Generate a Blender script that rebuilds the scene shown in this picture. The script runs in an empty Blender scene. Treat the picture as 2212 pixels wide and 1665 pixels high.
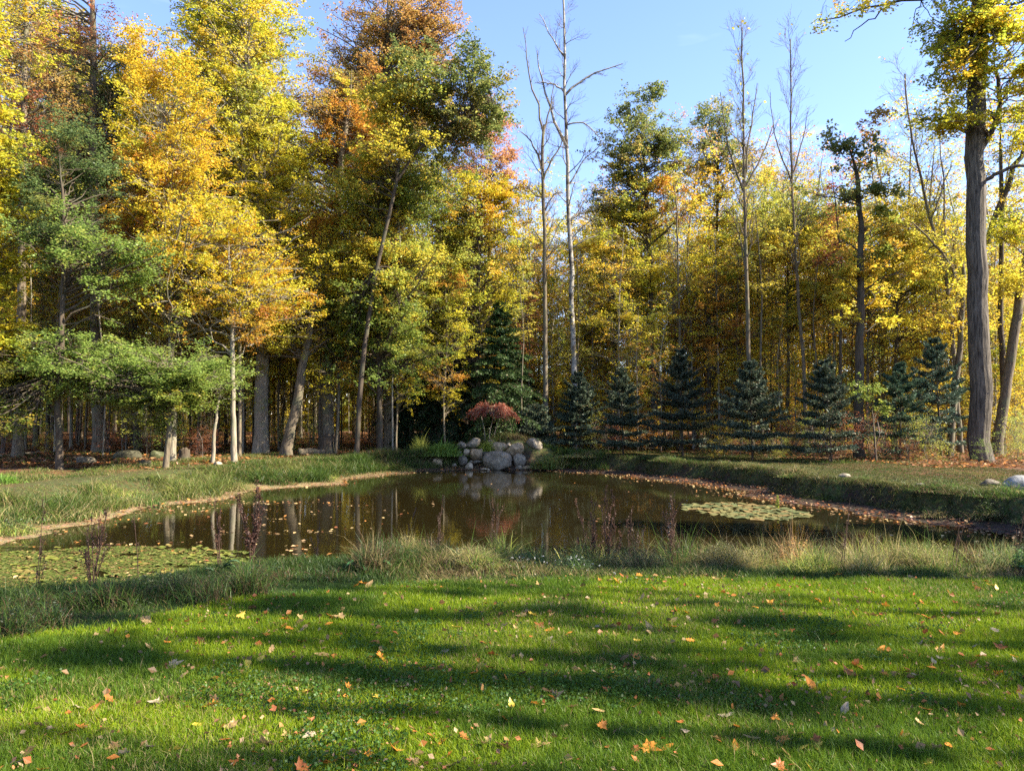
import bpy, bmesh, math, random
import numpy as np
from mathutils import Vector

# ------------------------------------------------------------------ basics
SC = bpy.context.scene
COL = SC.collection
rng = np.random.default_rng(7)
random.seed(7)
F, U0, V0, HOR, CAMZ = 1588.0, 1106.0, 832.5, 900.0, 1.7
PITCH = math.atan((HOR - V0) / F)
cp, sp = math.cos(PITCH), math.sin(PITCH)

def at(u, v, Y):
    """world point seen in direction (u, v) of the photo, at depth Y in metres"""
    dx, dz = (u - U0) / F, (V0 - v) / F
    wy, wz = cp - dz * sp, sp + dz * cp
    k = Y / wy
    return np.array([dx * k, Y, CAMZ + wz * k])

def on_plane(u, v, z=0.0):
    dx, dz = (u - U0) / F, (V0 - v) / F
    wy, wz = cp - dz * sp, sp + dz * cp
    k = (z - CAMZ) / wz
    return np.array([dx * k, wy * k, z])

def tag(o, label=None, cat=None, group=None, kind=None):
    if label: o["label"] = label
    if cat: o["category"] = cat
    if group: o["group"] = group
    if kind: o["kind"] = kind
    return o

def empty(name, loc, label=None, cat=None, group=None):
    o = bpy.data.objects.new(name, None)
    o.empty_display_size = 0.3
    o.location = loc
    COL.objects.link(o)
    return tag(o, label, cat, group)

def link(name, me, parent=None, loc=None):
    o = bpy.data.objects.new(name, me)
    COL.objects.link(o)
    if parent is not None: o.parent = parent
    if loc is not None: o.location = loc
    return o

def mk_mesh(name, V, faces, mats, colors=None, smooth=False, mat_idx=None):
    """faces: list of (n, array(m, n)); colours per vertex"""
    me = bpy.data.meshes.new(name)
    V = np.asarray(V, dtype=np.float32)
    me.vertices.add(len(V)); me.vertices.foreach_set("co", V.ravel())
    idx = np.concatenate([f.ravel() for f in faces]).astype(np.int32)
    tot = np.concatenate([np.full(len(f), f.shape[1], np.int32) for f in faces])
    start = np.concatenate([[0], np.cumsum(tot)[:-1]]).astype(np.int32)
    me.loops.add(len(idx)); me.loops.foreach_set("vertex_index", idx)
    me.polygons.add(len(tot))
    me.polygons.foreach_set("loop_start", start)
    me.polygons.foreach_set("loop_total", tot)
    if mat_idx is not None: me.polygons.foreach_set("material_index", np.asarray(mat_idx, np.int32))
    for m in (mats if isinstance(mats, (list, tuple)) else [mats]): me.materials.append(m)
    if colors is not None:
        a = me.color_attributes.new("Col", 'FLOAT_COLOR', 'POINT')
        c = np.ones((len(V), 4), np.float32); c[:, :3] = colors
        a.data.foreach_set("color", c.ravel())
    me.update(calc_edges=True)
    me.polygons.foreach_set("use_smooth", np.full(len(tot), bool(smooth)))
    return me

# value noise ----------------------------------------------------------
_T = np.random.default_rng(3).random(4096)
def _h(i, j, k): return _T[(i * 73 + j * 1871 + k * 5351 + 977) & 4095]
def vnoise(p, f=1.0, seed=0):
    p = np.asarray(p, float) * f + seed * 17.3
    i = np.floor(p).astype(int); t = p - i; t = t * t * (3 - 2 * t)
    r = 0
    for a in (0, 1):
        for b in (0, 1):
            for c in (0, 1):
                w = (t[:, 0] if a else 1 - t[:, 0]) * (t[:, 1] if b else 1 - t[:, 1]) * (t[:, 2] if c else 1 - t[:, 2])
                r = r + w * _h(i[:, 0] + a, i[:, 1] + b, i[:, 2] + c)
    return r
def fbm(p, f=1.0, seed=0, o=3):
    return sum(vnoise(p, f * 2 ** k, seed + k) * .5 ** k for k in range(o)) / sum(.5 ** k for k in range(o))
def n2(x, y, f=1.0, seed=0, o=3):
    x = np.atleast_1d(np.asarray(x, float)); y = np.atleast_1d(np.asarray(y, float))
    return fbm(np.stack([x.ravel(), y.ravel(), np.zeros(x.size)], 1), f, seed, o).reshape(x.shape)
def sstep(a, b, x):
    t = np.clip((x - a) / (b - a), 0, 1); return t * t * (3 - 2 * t)
def unit(v): return v / (np.linalg.norm(v, axis=-1, keepdims=True) + 1e-9)

# ------------------------------------------------------------------ materials
def nt(m):
    m.use_nodes = True
    t = m.node_tree; t.nodes.clear()
    return t, t.nodes, t.links
def N(ns, typ, **kw):
    n = ns.new(typ)
    for k, v in kw.items(): setattr(n, k, v)
    return n

def mat_leaf(name, trans=0.42, gloss=0.05, sat=1.0):
    m = bpy.data.materials.new(name); t, ns, L = nt(m)
    out = N(ns, 'ShaderNodeOutputMaterial')
    at_ = N(ns, 'ShaderNodeVertexColor', layer_name="Col")
    d = N(ns, 'ShaderNodeBsdfDiffuse'); tr = N(ns, 'ShaderNodeBsdfTranslucent'); g = N(ns, 'ShaderNodeBsdfGlossy')
    g.inputs['Roughness'].default_value = 0.45
    g.inputs['Color'].default_value = (.9, .9, .9, 1)
    mx = N(ns, 'ShaderNodeMixShader'); mx.inputs[0].default_value = trans
    mg = N(ns, 'ShaderNodeMixShader'); mg.inputs[0].default_value = gloss
    L.new(at_.outputs[0], d.inputs[0]); L.new(at_.outputs[0], tr.inputs[0])
    L.new(d.outputs[0], mx.inputs[1]); L.new(tr.outputs[0], mx.inputs[2])
    L.new(mx.outputs[0], mg.inputs[1]); L.new(g.outputs[0], mg.inputs[2])
    L.new(mg.outputs[0], out.inputs[0])
    return m

def mat_bark(name, c1, c2, c3=None, scale=6, stretch=0.15, bump=0.6, patch=None, horiz=False):
    m = bpy.data.materials.new(name); t, ns, L = nt(m)
    out = N(ns, 'ShaderNodeOutputMaterial'); b = N(ns, 'ShaderNodeBsdfPrincipled')
    b.inputs['Roughness'].default_value = 0.9
    b.inputs['Specular IOR Level'].default_value = 0.2
    tc = N(ns, 'ShaderNodeTexCoord'); mp = N(ns, 'ShaderNodeMapping')
    mp.inputs['Scale'].default_value = (1, 1, stretch)
    L.new(tc.outputs['Object'], mp.inputs[0])
    n = N(ns, 'ShaderNodeTexNoise'); n.inputs['Scale'].default_value = scale * 3; n.inputs['Detail'].default_value = 6
    n.inputs['Roughness'].default_value = .7
    L.new(mp.outputs[0], n.inputs[0])
    r = N(ns, 'ShaderNodeValToRGB'); r.color_ramp.elements[0].position = .35; r.color_ramp.elements[1].position = .68
    r.color_ramp.elements[0].color = (*c1, 1); r.color_ramp.elements[1].color = (*c2, 1)
    L.new(n.outputs['Fac'], r.inputs[0])
    col = r.outputs[0]
    n3 = N(ns, 'ShaderNodeTexNoise'); n3.inputs['Scale'].default_value = 2.3; n3.inputs['Detail'].default_value = 5
    L.new(tc.outputs['Object'], n3.inputs[0])
    if c3 is not None:
        r3 = N(ns, 'ShaderNodeValToRGB'); r3.color_ramp.elements[0].position = .5; r3.color_ramp.elements[1].position = .62
        L.new(n3.outputs['Fac'], r3.inputs[0])
        mx = N(ns, 'ShaderNodeMix', data_type='RGBA'); mx.inputs[7].default_value = (*c3, 1)
        L.new(r3.outputs[0], mx.inputs[0]); L.new(col, mx.inputs[6]); col = mx.outputs[2]
    if horiz:   # dark birch scars: short horizontal bands
        mp2 = N(ns, 'ShaderNodeMapping'); mp2.inputs['Scale'].default_value = (1.5, 1.5, 9)
        L.new(tc.outputs['Object'], mp2.inputs[0])
        n4 = N(ns, 'ShaderNodeTexNoise'); n4.inputs['Scale'].default_value = 1.6; n4.inputs['Detail'].default_value = 3
        L.new(mp2.outputs[0], n4.inputs[0])
        r4 = N(ns, 'ShaderNodeValToRGB'); r4.color_ramp.elements[0].position = .6; r4.color_ramp.elements[1].position = .66
        L.new(n4.outputs['Fac'], r4.inputs[0])
        mx = N(ns, 'ShaderNodeMix', data_type='RGBA'); mx.inputs[7].default_value = (.05, .045, .04, 1)
        L.new(r4.outputs[0], mx.inputs[0]); L.new(col, mx.inputs[6]); col = mx.outputs[2]
    L.new(col, b.inputs['Base Color'])
    bp = N(ns, 'ShaderNodeBump'); bp.inputs['Strength'].default_value = bump; bp.inputs['Distance'].default_value = .03
    L.new(n.outputs['Fac'], bp.inputs['Height']); L.new(bp.outputs[0], b.inputs['Normal'])
    L.new(b.outputs[0], out.inputs[0])
    return m

def mat_ground():
    m = bpy.data.materials.new("soil_and_turf"); t, ns, L = nt(m)
    out = N(ns, 'ShaderNodeOutputMaterial'); b = N(ns, 'ShaderNodeBsdfPrincipled')
    b.inputs['Roughness'].default_value = 0.95; b.inputs['Specular IOR Level'].default_value = 0.15
    c = N(ns, 'ShaderNodeVertexColor', layer_name="Col")
    tc = N(ns, 'ShaderNodeTexCoord')
    n1 = N(ns, 'ShaderNodeTexNoise'); n1.inputs['Scale'].default_value = 9; n1.inputs['Detail'].default_value = 8; n1.inputs['Roughness'].default_value = .75
    L.new(tc.outputs['Object'], n1.inputs[0])
    r = N(ns, 'ShaderNodeMapRange'); r.inputs[1].default_value = .3; r.inputs[2].default_value = .7; r.inputs[3].default_value = .35; r.inputs[4].default_value = 1.6
    L.new(n1.outputs['Fac'], r.inputs[0])
    mx = N(ns, 'ShaderNodeVectorMath', operation='SCALE'); L.new(c.outputs[0], mx.inputs[0]); L.new(r.outputs[0], mx.inputs['Scale'])
    v = N(ns, 'ShaderNodeTexVoronoi'); v.inputs['Scale'].default_value = 14
    L.new(tc.outputs['Object'], v.inputs[0])
    hs = N(ns, 'ShaderNodeMix', data_type='RGBA', blend_type='MULTIPLY'); hs.inputs[0].default_value = .35
    L.new(mx.outputs[0], hs.inputs[6]); L.new(v.outputs['Color'], hs.inputs[7])
    L.new(hs.outputs[2], b.inputs['Base Color'])
    bp = N(ns, 'ShaderNodeBump'); bp.inputs['Strength'].default_value = .8; bp.inputs['Distance'].default_value = .05
    L.new(n1.outputs['Fac'], bp.inputs['Height']); L.new(bp.outputs[0], b.inputs['Normal'])
    L.new(b.outputs[0], out.inputs[0]); return m

def mat_water():
    m = bpy.data.materials.new("pond_water"); t, ns, L = nt(m)
    out = N(ns, 'ShaderNodeOutputMaterial'); b = N(ns, 'ShaderNodeBsdfPrincipled')
    b.inputs['Base Color'].default_value = (.012, .009, .003, 1)
    b.inputs['Roughness'].default_value = 0.03; b.inputs['IOR'].default_value = 1.5
    b.inputs['Specular IOR Level'].default_value = 0.85
    tc = N(ns, 'ShaderNodeTexCoord'); mp = N(ns, 'ShaderNodeMapping'); mp.inputs['Scale'].default_value = (.55, 1.7, 1)
    L.new(tc.outputs['Object'], mp.inputs[0])
    n = N(ns, 'ShaderNodeTexNoise'); n.inputs['Scale'].default_value = 3.4; n.inputs['Detail'].default_value = 3
    L.new(mp.outputs[0], n.inputs[0])
    bp = N(ns, 'ShaderNodeBump'); bp.inputs['Strength'].default_value = .032; bp.inputs['Distance'].default_value = .05
    L.new(n.outputs['Fac'], bp.inputs['Height']); L.new(bp.outputs[0], b.inputs['Normal'])
    L.new(b.outputs[0], out.inputs[0]); return m

def mat_rock():
    m = bpy.data.materials.new("fieldstone"); t, ns, L = nt(m)
    out = N(ns, 'ShaderNodeOutputMaterial'); b = N(ns, 'ShaderNodeBsdfPrincipled')
    b.inputs['Roughness'].default_value = 0.88; b.inputs['Specular IOR Level'].default_value = .25
    c = N(ns, 'ShaderNodeVertexColor', layer_name="Col"); tc = N(ns, 'ShaderNodeTexCoord')
    n = N(ns, 'ShaderNodeTexNoise'); n.inputs['Scale'].default_value = 7; n.inputs['Detail'].default_value = 9; n.inputs['Roughness'].default_value = .72
    L.new(tc.outputs['Object'], n.inputs[0])
    r = N(ns, 'ShaderNodeMapRange'); r.inputs[1].default_value = .32; r.inputs[2].default_value = .7; r.inputs[3].default_value = .4; r.inputs[4].default_value = 1.5
    L.new(n.outputs['Fac'], r.inputs[0])
    s = N(ns, 'ShaderNodeVectorMath', operation='SCALE'); L.new(c.outputs[0], s.inputs[0]); L.new(r.outputs[0], s.inputs['Scale'])
    L.new(s.outputs[0], b.inputs['Base Color'])
    bp = N(ns, 'ShaderNodeBump'); bp.inputs['Strength'].default_value = .7; bp.inputs['Distance'].default_value = .04
    L.new(n.outputs['Fac'], bp.inputs['Height']); L.new(bp.outputs[0], b.inputs['Normal'])
    L.new(b.outputs[0], out.inputs[0]); return m

LEAF = mat_leaf("autumn_leaf", .56, .018); NEEDLE = mat_leaf("conifer_needle", .14, .015)
GRASSM = mat_leaf("grass_blade", .42, .012); DRYM = mat_leaf("dry_leaf", .22, .02); PADM = mat_leaf("lily_leaf", .08, .035)
BARK_GREY = mat_bark("grey_bark", (.055, .041, .028), (.19, .15, .10), (.12, .11, .065))
BARK_DARK = mat_bark("dark_bark", (.03, .021, .014), (.10, .075, .052), (.06, .055, .035))
BARK_PALE = mat_bark("pale_bark", (.11, .09, .065), (.30, .255, .19), (.17, .165, .11))
BARK_BIRCH = mat_bark("whitish_bark", (.13, .12, .10), (.36, .33, .29), (.06, .05, .04), horiz=True, bump=.3)
BARK_OAK = mat_bark("furrowed_bark", (.018, .014, .011), (.16, .135, .105), None, scale=5, stretch=.10, bump=1.0)
TWIG = mat_bark("twig_bark", (.09, .07, .055), (.2, .17, .14), None)
GROUND = mat_ground(); WATER = mat_water(); ROCKM = mat_rock()

# ------------------------------------------------------------------ pond outline & terrain height
WZ = -0.6
edge_px = [(-60, 1195), (0, 1178), (70, 1160), (150, 1143), (240, 1120), (330, 1099), (400, 1088), (480, 1075), (570, 1060), (650, 1050), (750, 1036), (850, 1024),
           (905, 1019), (950, 1017), (1000, 1015), (1080, 1016), (1160, 1016), (1230, 1020), (1300, 1023), (1380, 1030), (1450, 1039), (1520, 1050), (1600, 1063),
           (1680, 1079), (1750, 1092), (1830, 1105), (1900, 1117), (1980, 1128), (2050, 1137), (2130, 1149), (2212, 1160)]
poly = [tuple(on_plane(u, v, WZ)[:2]) for u, v in edge_px]
poly += [(11.6, 13.3), (12.6, 12.0), (12.8, 10.9), (11.5, 10.2), (9, 10.0), (6, 9.9), (3, 9.75), (0.5, 9.9), (-1.2, 10.2), (-2.7, 10.4), (-3.8, 9.9), (-4.8, 9.0),
         (-5.6, 8.1), (-6.8, 7.4), (-8.4, 7.2), (-10.2, 8.0), (-10.8, 9.8), (-10.2, 11.4)]
POLY = np.array(poly)
def _ragged(P):      # a broken, natural water's edge
    r = np.random.default_rng(15); out = []
    for i in range(len(P)):
        A, B = P[i], P[(i + 1) % len(P)]; e = B - A; L_ = np.hypot(*e); nn = np.array([-e[1], e[0]]) / L_
        g = .12 if A[1] < 10.6 else 1
        out.append(A + nn * r.normal() * g * min(.22, .12 * L_)); out.append(A + e * r.uniform(.4, .6) + nn * r.normal() * g * min(.42, .17 * L_))
    return np.array(out)
POLY = _ragged(POLY)

def sdf(x, y):
    x = np.asarray(x, float); y = np.asarray(y, float)
    A = POLY; B = np.roll(POLY, -1, 0)
    best = np.full(x.shape, 1e9); inside = np.zeros(x.shape, bool)
    for (ax, ay), (bx, by) in zip(A, B):
        ex, ey = bx - ax, by - ay
        t = np.clip(((x - ax) * ex + (y - ay) * ey) / (ex * ex + ey * ey), 0, 1)
        best = np.minimum(best, (x - ax - t * ex) ** 2 + (y - ay - t * ey) ** 2)
        c = (ay > y) != (by > y)
        xi = ax + (y - ay) / (by - ay if abs(by - ay) > 1e-9 else 1e-9) * ex
        inside ^= c & (x < xi)
    d = np.sqrt(best)
    return np.where(inside, -d, d)

def ws(x, y):   # blends: near side n, left side l
    n = sstep(13.0, 10.2, y) * np.where(x < -7, sstep(9.5, 7.5, y), 1)
    l = sstep(-5.5, -7.5, x) * (1 - n)
    return n, l
def height(x, y, d=None):
    x = np.asarray(x, float); y = np.asarray(y, float)
    if d is None: d = sdf(x, y)
    n, l = ws(x, y)
    wob = n2(x, y, .9, 5) - .5
    dd = d + wob * .75 * sstep(0.0, .6, d)
    s = .8 * (1 - n) + .1 * n + .25 * l
    r = .32 * (1 - n) + 1.7 * n + 1.3 * l
    z = WZ + .10 * sstep(0, 1, np.clip(dd, 0, None) / s) * 1.0
    z = z + .5 * sstep(0, 1, (dd - s) / r)
    z = np.where(d < 0, WZ - .02 + np.maximum(-.9, d * .45), z)
    bump = (n2(x, y, .35, 9) - .5) * .22 * sstep(2.5, 6, d) * sstep(9, 14, y) + (n2(x, y, 2.5, 11) - .5) * .05 * sstep(0.1, 1, d)
    # low mound of earth behind the boulders
    m = np.exp(-(((x - 0.0) / 1.7) ** 2 + ((y - 33.6) / .95) ** 2)) * .75
    return z + bump + m
def H1(x, y): return float(height(np.array([x]), np.array([y]))[0])

def build_ground():
    def axis(a, b, step, far0, far1):
        core = np.arange(a, b + 1e-6, step)
        left = a - np.cumsum(np.geomspace(step, (a - far0) * .25, 26)); left = left[left > far0][::-1]
        right = b + np.cumsum(np.geomspace(step, (far1 - b) * .25, 26)); right = right[right < far1]
        return np.concatenate([[far0], left, core, right, [far1]])
    xs = axis(-16, 18, .16, -600, 600); ys = axis(1.5, 46, .16, -300, 900)
    X, Y = np.meshgrid(xs, ys, indexing='ij')
    x, y = X.ravel(), Y.ravel()
    d = sdf(x, y); z = height(x, y, d)
    far = np.maximum(0, np.hypot(x, y - 30) - 70)
    z = z + far * .004
    n, l = ws(x, y)
    def C(*c): return np.array(c)[None]
    lawn = C(.022, .045, .008); litter = C(.17, .075, .03); olive = C(.06, .062, .02); mud = C(.045, .03, .02); tan = C(.22, .155, .08)
    forest = C(.12, .058, .026)
    nz = n2(x, y, .7, 21)[:, None]; nz2 = n2(x, y, 2.2, 22)[:, None]
    col = np.repeat(forest, len(x), 0) * (.6 + .8 * nz)
    col = col * (1 - (nz2 > .6) * .3)
    # grassy banks up to a few metres from the water
    g = (1 - sstep(2.6, 5.0, d + 2 * (nz[:, 0] - .5)))[:, None]
    col = col * (1 - g) + (olive * (.7 + .6 * nz2)) * g
    nn = (sstep(10.5, 9.0, y) + (y < 9))[:, None].clip(0, 1) * np.ones((len(x), 1))
    col = col * (1 - nn) + lawn * nn
    s = (.8 * (1 - n) + .1 * n + .45 * l)
    k = (1 - sstep(s * .8, s * 1.25 + .1, d + (nz2[:, 0] - .5) * .9 + (nz[:, 0] - .5) * .7))[:, None]
    lr = sstep(-3.5, -7.0, x)[:, None]
    shore = (mud * (1 - lr) + tan * lr) * (.75 + .5 * nz2)
    col = col * (1 - k) + shore * k
    col = np.where((d < -.1)[:, None], C(.02, .015, .006), col)
    V = np.stack([x, y, z], 1)
    nx, ny = len(xs), len(ys)
    I = np.arange(nx * ny).reshape(nx, ny)
    Fq = np.stack([I[:-1, :-1], I[1:, :-1], I[1:, 1:], I[:-1, 1:]], -1).reshape(-1, 4)
    me = mk_mesh("ground", V, [Fq], GROUND, col, True)
    tag(link("ground", me), kind="structure")
build_ground()

def build_water():
    c = POLY.mean(0)
    P = POLY + unit(POLY - c) * .9
    # clean outline, filled as one sheet
    bm = bmesh.new()
    vs = [bm.verts.new((p[0], p[1], WZ)) for p in P]
    es = [bm.edges.new((vs[i], vs[(i + 1) % len(vs)])) for i in range(len(vs))]
    bmesh.ops.triangle_fill(bm, edges=es, use_beauty=True)
    bmesh.ops.recalc_face_normals(bm, faces=bm.faces)
    me = bpy.data.meshes.new("water"); bm.to_mesh(me); bm.free()
    if me.polygons[0].normal.z < 0: me.flip_normals()
    me.materials.append(WATER)
    tag(link("water", me), kind="structure")
build_water()

# ------------------------------------------------------------------ tubes, leaves
def tubes(P, R, S):
    """P (B,K,3) R (B,K) -> verts, quads"""
    B, K, _ = P.shape
    T = unit(np.gradient(P, axis=1))
    md = np.abs(unit(P[:, -1] - P[:, 0]))
    ref = np.eye(3)[np.argmin(md, 1)][:, None, :]
    n1 = unit(np.cross(T, np.broadcast_to(ref, T.shape))); n2_ = np.cross(T, n1)
    a = np.arange(S) / S * 2 * np.pi
    V = P[:, :, None, :] + R[:, :, None, None] * (np.cos(a)[None, None, :, None] * n1[:, :, None, :] + np.sin(a)[None, None, :, None] * n2_[:, :, None, :])
    I = np.arange(B * K * S).reshape(B, K, S)
    J = np.roll(I, -1, 2)
    Q = np.stack([I[:, :-1], J[:, :-1], J[:, 1:], I[:, 1:]], -1).reshape(-1, 4)
    return V.reshape(-1, 3), Q

def join(parts):
    Vs, Fs, o = [], [], 0
    for V, Q in parts:
        Vs.append(V); Fs.append(Q + o); o += len(V)
    return np.concatenate(Vs), np.concatenate(Fs)

def kids(r, P, R, n, t0, t1, ang, L, K=5, up=.1, wig=.25, rr=.5, flat=0.0):
    """n children per branch of P. L: (lo, hi) lengths"""
    B, K0, _ = P.shape
    M = B * n
    pi = np.repeat(np.arange(B), n)
    t = (np.tile((np.arange(n) + .5) / n, B) + r.uniform(-.5, .5, M) / n) * (t1 - t0) + t0
    f = t * (K0 - 1); i = np.clip(f.astype(int), 0, K0 - 2); w = (f - i)[:, None]
    p = P[pi, i] * (1 - w) + P[pi, i + 1] * w
    T = unit(P[pi, i + 1] - P[pi, i]); rad = R[pi, i] * (1 - w[:, 0]) + R[pi, i + 1] * w[:, 0]
    q = r.normal(size=(M, 3)); q[:, 2] *= (1 - flat)
    q = unit(q - (q * T).sum(1, keepdims=True) * T)
    a = r.uniform(ang[0], ang[1], M)[:, None]
    d = unit(np.cos(a) * T + np.sin(a) * q)
    ln = r.uniform(L[0], L[1], M) * (1 - .45 * (t - t0) / max(1e-3, t1 - t0))
    out = np.zeros((M, K, 3)); out[:, 0] = p
    for k in range(1, K):
        d = unit(d + r.normal(size=(M, 3)) * wig / K + np.array([0, 0, up / K]))
        out[:, k] = out[:, k - 1] + d * (ln / (K - 1))[:, None]
    r0 = np.minimum(rad * rr, .02 + ln * .02)
    RR = r0[:, None] * np.linspace(1, .3, K)[None]
    return out, RR, pi

def sample_on(r, P, m, t0=.15):
    """m points on each polyline of P, with tangents"""
    B, K, _ = P.shape
    t = r.uniform(t0, 1, (B, m)) * (K - 1) * .999
    i = t.astype(int); w = (t - i)[..., None]; b = np.arange(B)[:, None]
    p = P[b, i] * (1 - w) + P[b, i + 1] * w
    return p.reshape(-1, 3), unit(P[b, i + 1] - P[b, i]).reshape(-1, 3)

def leaves(r, pos, size, color, flat=.9, aspect=.72, hang=.25, tang=None, sv=.3):
    """one folded four-cornered leaf per position"""
    n = len(pos)
    nrm = r.normal(size=(n, 3)) * (1.15 - flat) + np.array([0, 0, 1.0]) * flat
    nrm = unit(nrm)
    d = r.normal(size=(n, 3))
    if tang is not None: d = d * .8 + tang * 1.2
    d[:, 2] = d[:, 2] * .4 - hang
    d = unit(d - (d * nrm).sum(1, keepdims=True) * nrm)
    s = np.cross(nrm, d)
    L = (size * r.uniform(1 - sv, 1 + sv, n))[:, None]; Wd = L * aspect * .5
    fold = nrm * L * r.uniform(.02, .16, (n, 1))
    base = pos; tip = pos + d * L
    mid = pos + d * L * .48
    V = np.stack([base, mid + s * Wd + fold, tip, mid - s * Wd + fold], 1).reshape(-1, 3)
    I = np.arange(n * 4).reshape(n, 4)
    C = np.repeat(color, 4, 0)
    return V, I, C

PAL = {
    'yellow': [((.62, .50, .035), 4), ((.50, .50, .05), 3.4), ((.62, .38, .03), 1.0), ((.28, .35, .04), 1.4)],
    'yelgreen': [((.52, .50, .045), 4), ((.36, .39, .045), 2.4), ((.64, .50, .04), 3.4), ((.62, .38, .04), .7)],
    'yelorange': [((.64, .44, .035), 3.5), ((.60, .30, .03), 1.6), ((.56, .50, .04), 3.4), ((.36, .40, .05), 1.8)],
    'orange': [((.52, .24, .04), 3), ((.58, .36, .045), 2.2), ((.40, .15, .035), 1), ((.38, .34, .05), 1.2)],
    'rustoak': [((.42, .23, .07), 3), ((.50, .34, .09), 3), ((.32, .13, .05), .8), ((.32, .30, .07), 1.8)],
    'green': [((.16, .22, .04), 3), ((.22, .28, .05), 2.4), ((.40, .38, .06), 1.5), ((.10, .15, .03), 1.2), ((.45, .33, .05), .5)],
    'brightgreen': [((.26, .36, .08), 3), ((.19, .28, .06), 2.5), ((.40, .42, .09), 1.4)],
    'coolgreen': [((.12, .18, .07), 3), ((.17, .24, .08), 2), ((.08, .12, .04), 1.5), ((.32, .31, .07), 1.0)],
    'oakgreen': [((.13, .17, .05), 3), ((.19, .23, .06), 2.5), ((.32, .31, .08), 2), ((.45, .32, .08), .8)],
    'pink': [((.56, .26, .13), 3), ((.58, .36, .14), 2), ((.46, .16, .08), 1.3), ((.45, .34, .10), 1)],
    'redbrown': [((.27, .09, .04), 3), ((.36, .15, .05), 2), ((.2, .07, .035), 1)],
    'golden': [((.68, .50, .045), 4), ((.66, .58, .06), 3), ((.44, .42, .06), 2), ((.62, .34, .04), 1.6)],
    'olive': [((.34, .37, .07), 3), ((.50, .46, .08), 2.5), ((.22, .27, .05), 2), ((.60, .46, .06), 1.6)],
    'mixed': [((.34, .38, .06), 3), ((.64, .52, .055), 3), ((.22, .27, .05), 1.6), ((.64, .38, .05), 1.6)],
    'red': [((.34, .08, .05), 3), ((.42, .13, .07), 3), ((.2, .05, .035), .8)],
}
def pal_colors(r, pal, tpos, tid, n_t):
    """a colour per leaf: clumps share a base colour"""
    c = np.array([a for a, b in PAL[pal]]); w = np.array([b for a, b in PAL[pal]], float); w /= w.sum()
    cum = np.cumsum(w)
    q = np.clip((vnoise(tpos, .45, 3) - .5) * 1.5 + .5, 0, .999)
    q = np.where(r.random(n_t) < .35, r.random(n_t), q)
    base = c[np.searchsorted(cum, q).clip(0, len(c) - 1)]
    b = base[tid]
    o = c[np.searchsorted(cum, r.random(len(tid))).clip(0, len(c) - 1)]
    k = r.uniform(0, .8, (len(tid), 1))
    return (b * (1 - k) + o * k) * r.uniform(.72, 1.2, (len(tid), 1)) * .95

def resample(pts, K):
    pts = np.asarray(pts, float)
    s = np.concatenate([[0], np.cumsum(np.linalg.norm(np.diff(pts, axis=0), axis=1))])
    t = np.linspace(0, s[-1], K)
    # Catmull-like smoothing through linear interpolation plus blur
    q = np.stack([np.interp(t, s, pts[:, k]) for k in range(3)], 1)
    for _ in range(2):
        q[1:-1] = (q[:-2] + 2 * q[1:-1] + q[2:]) / 4
    return q

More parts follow.
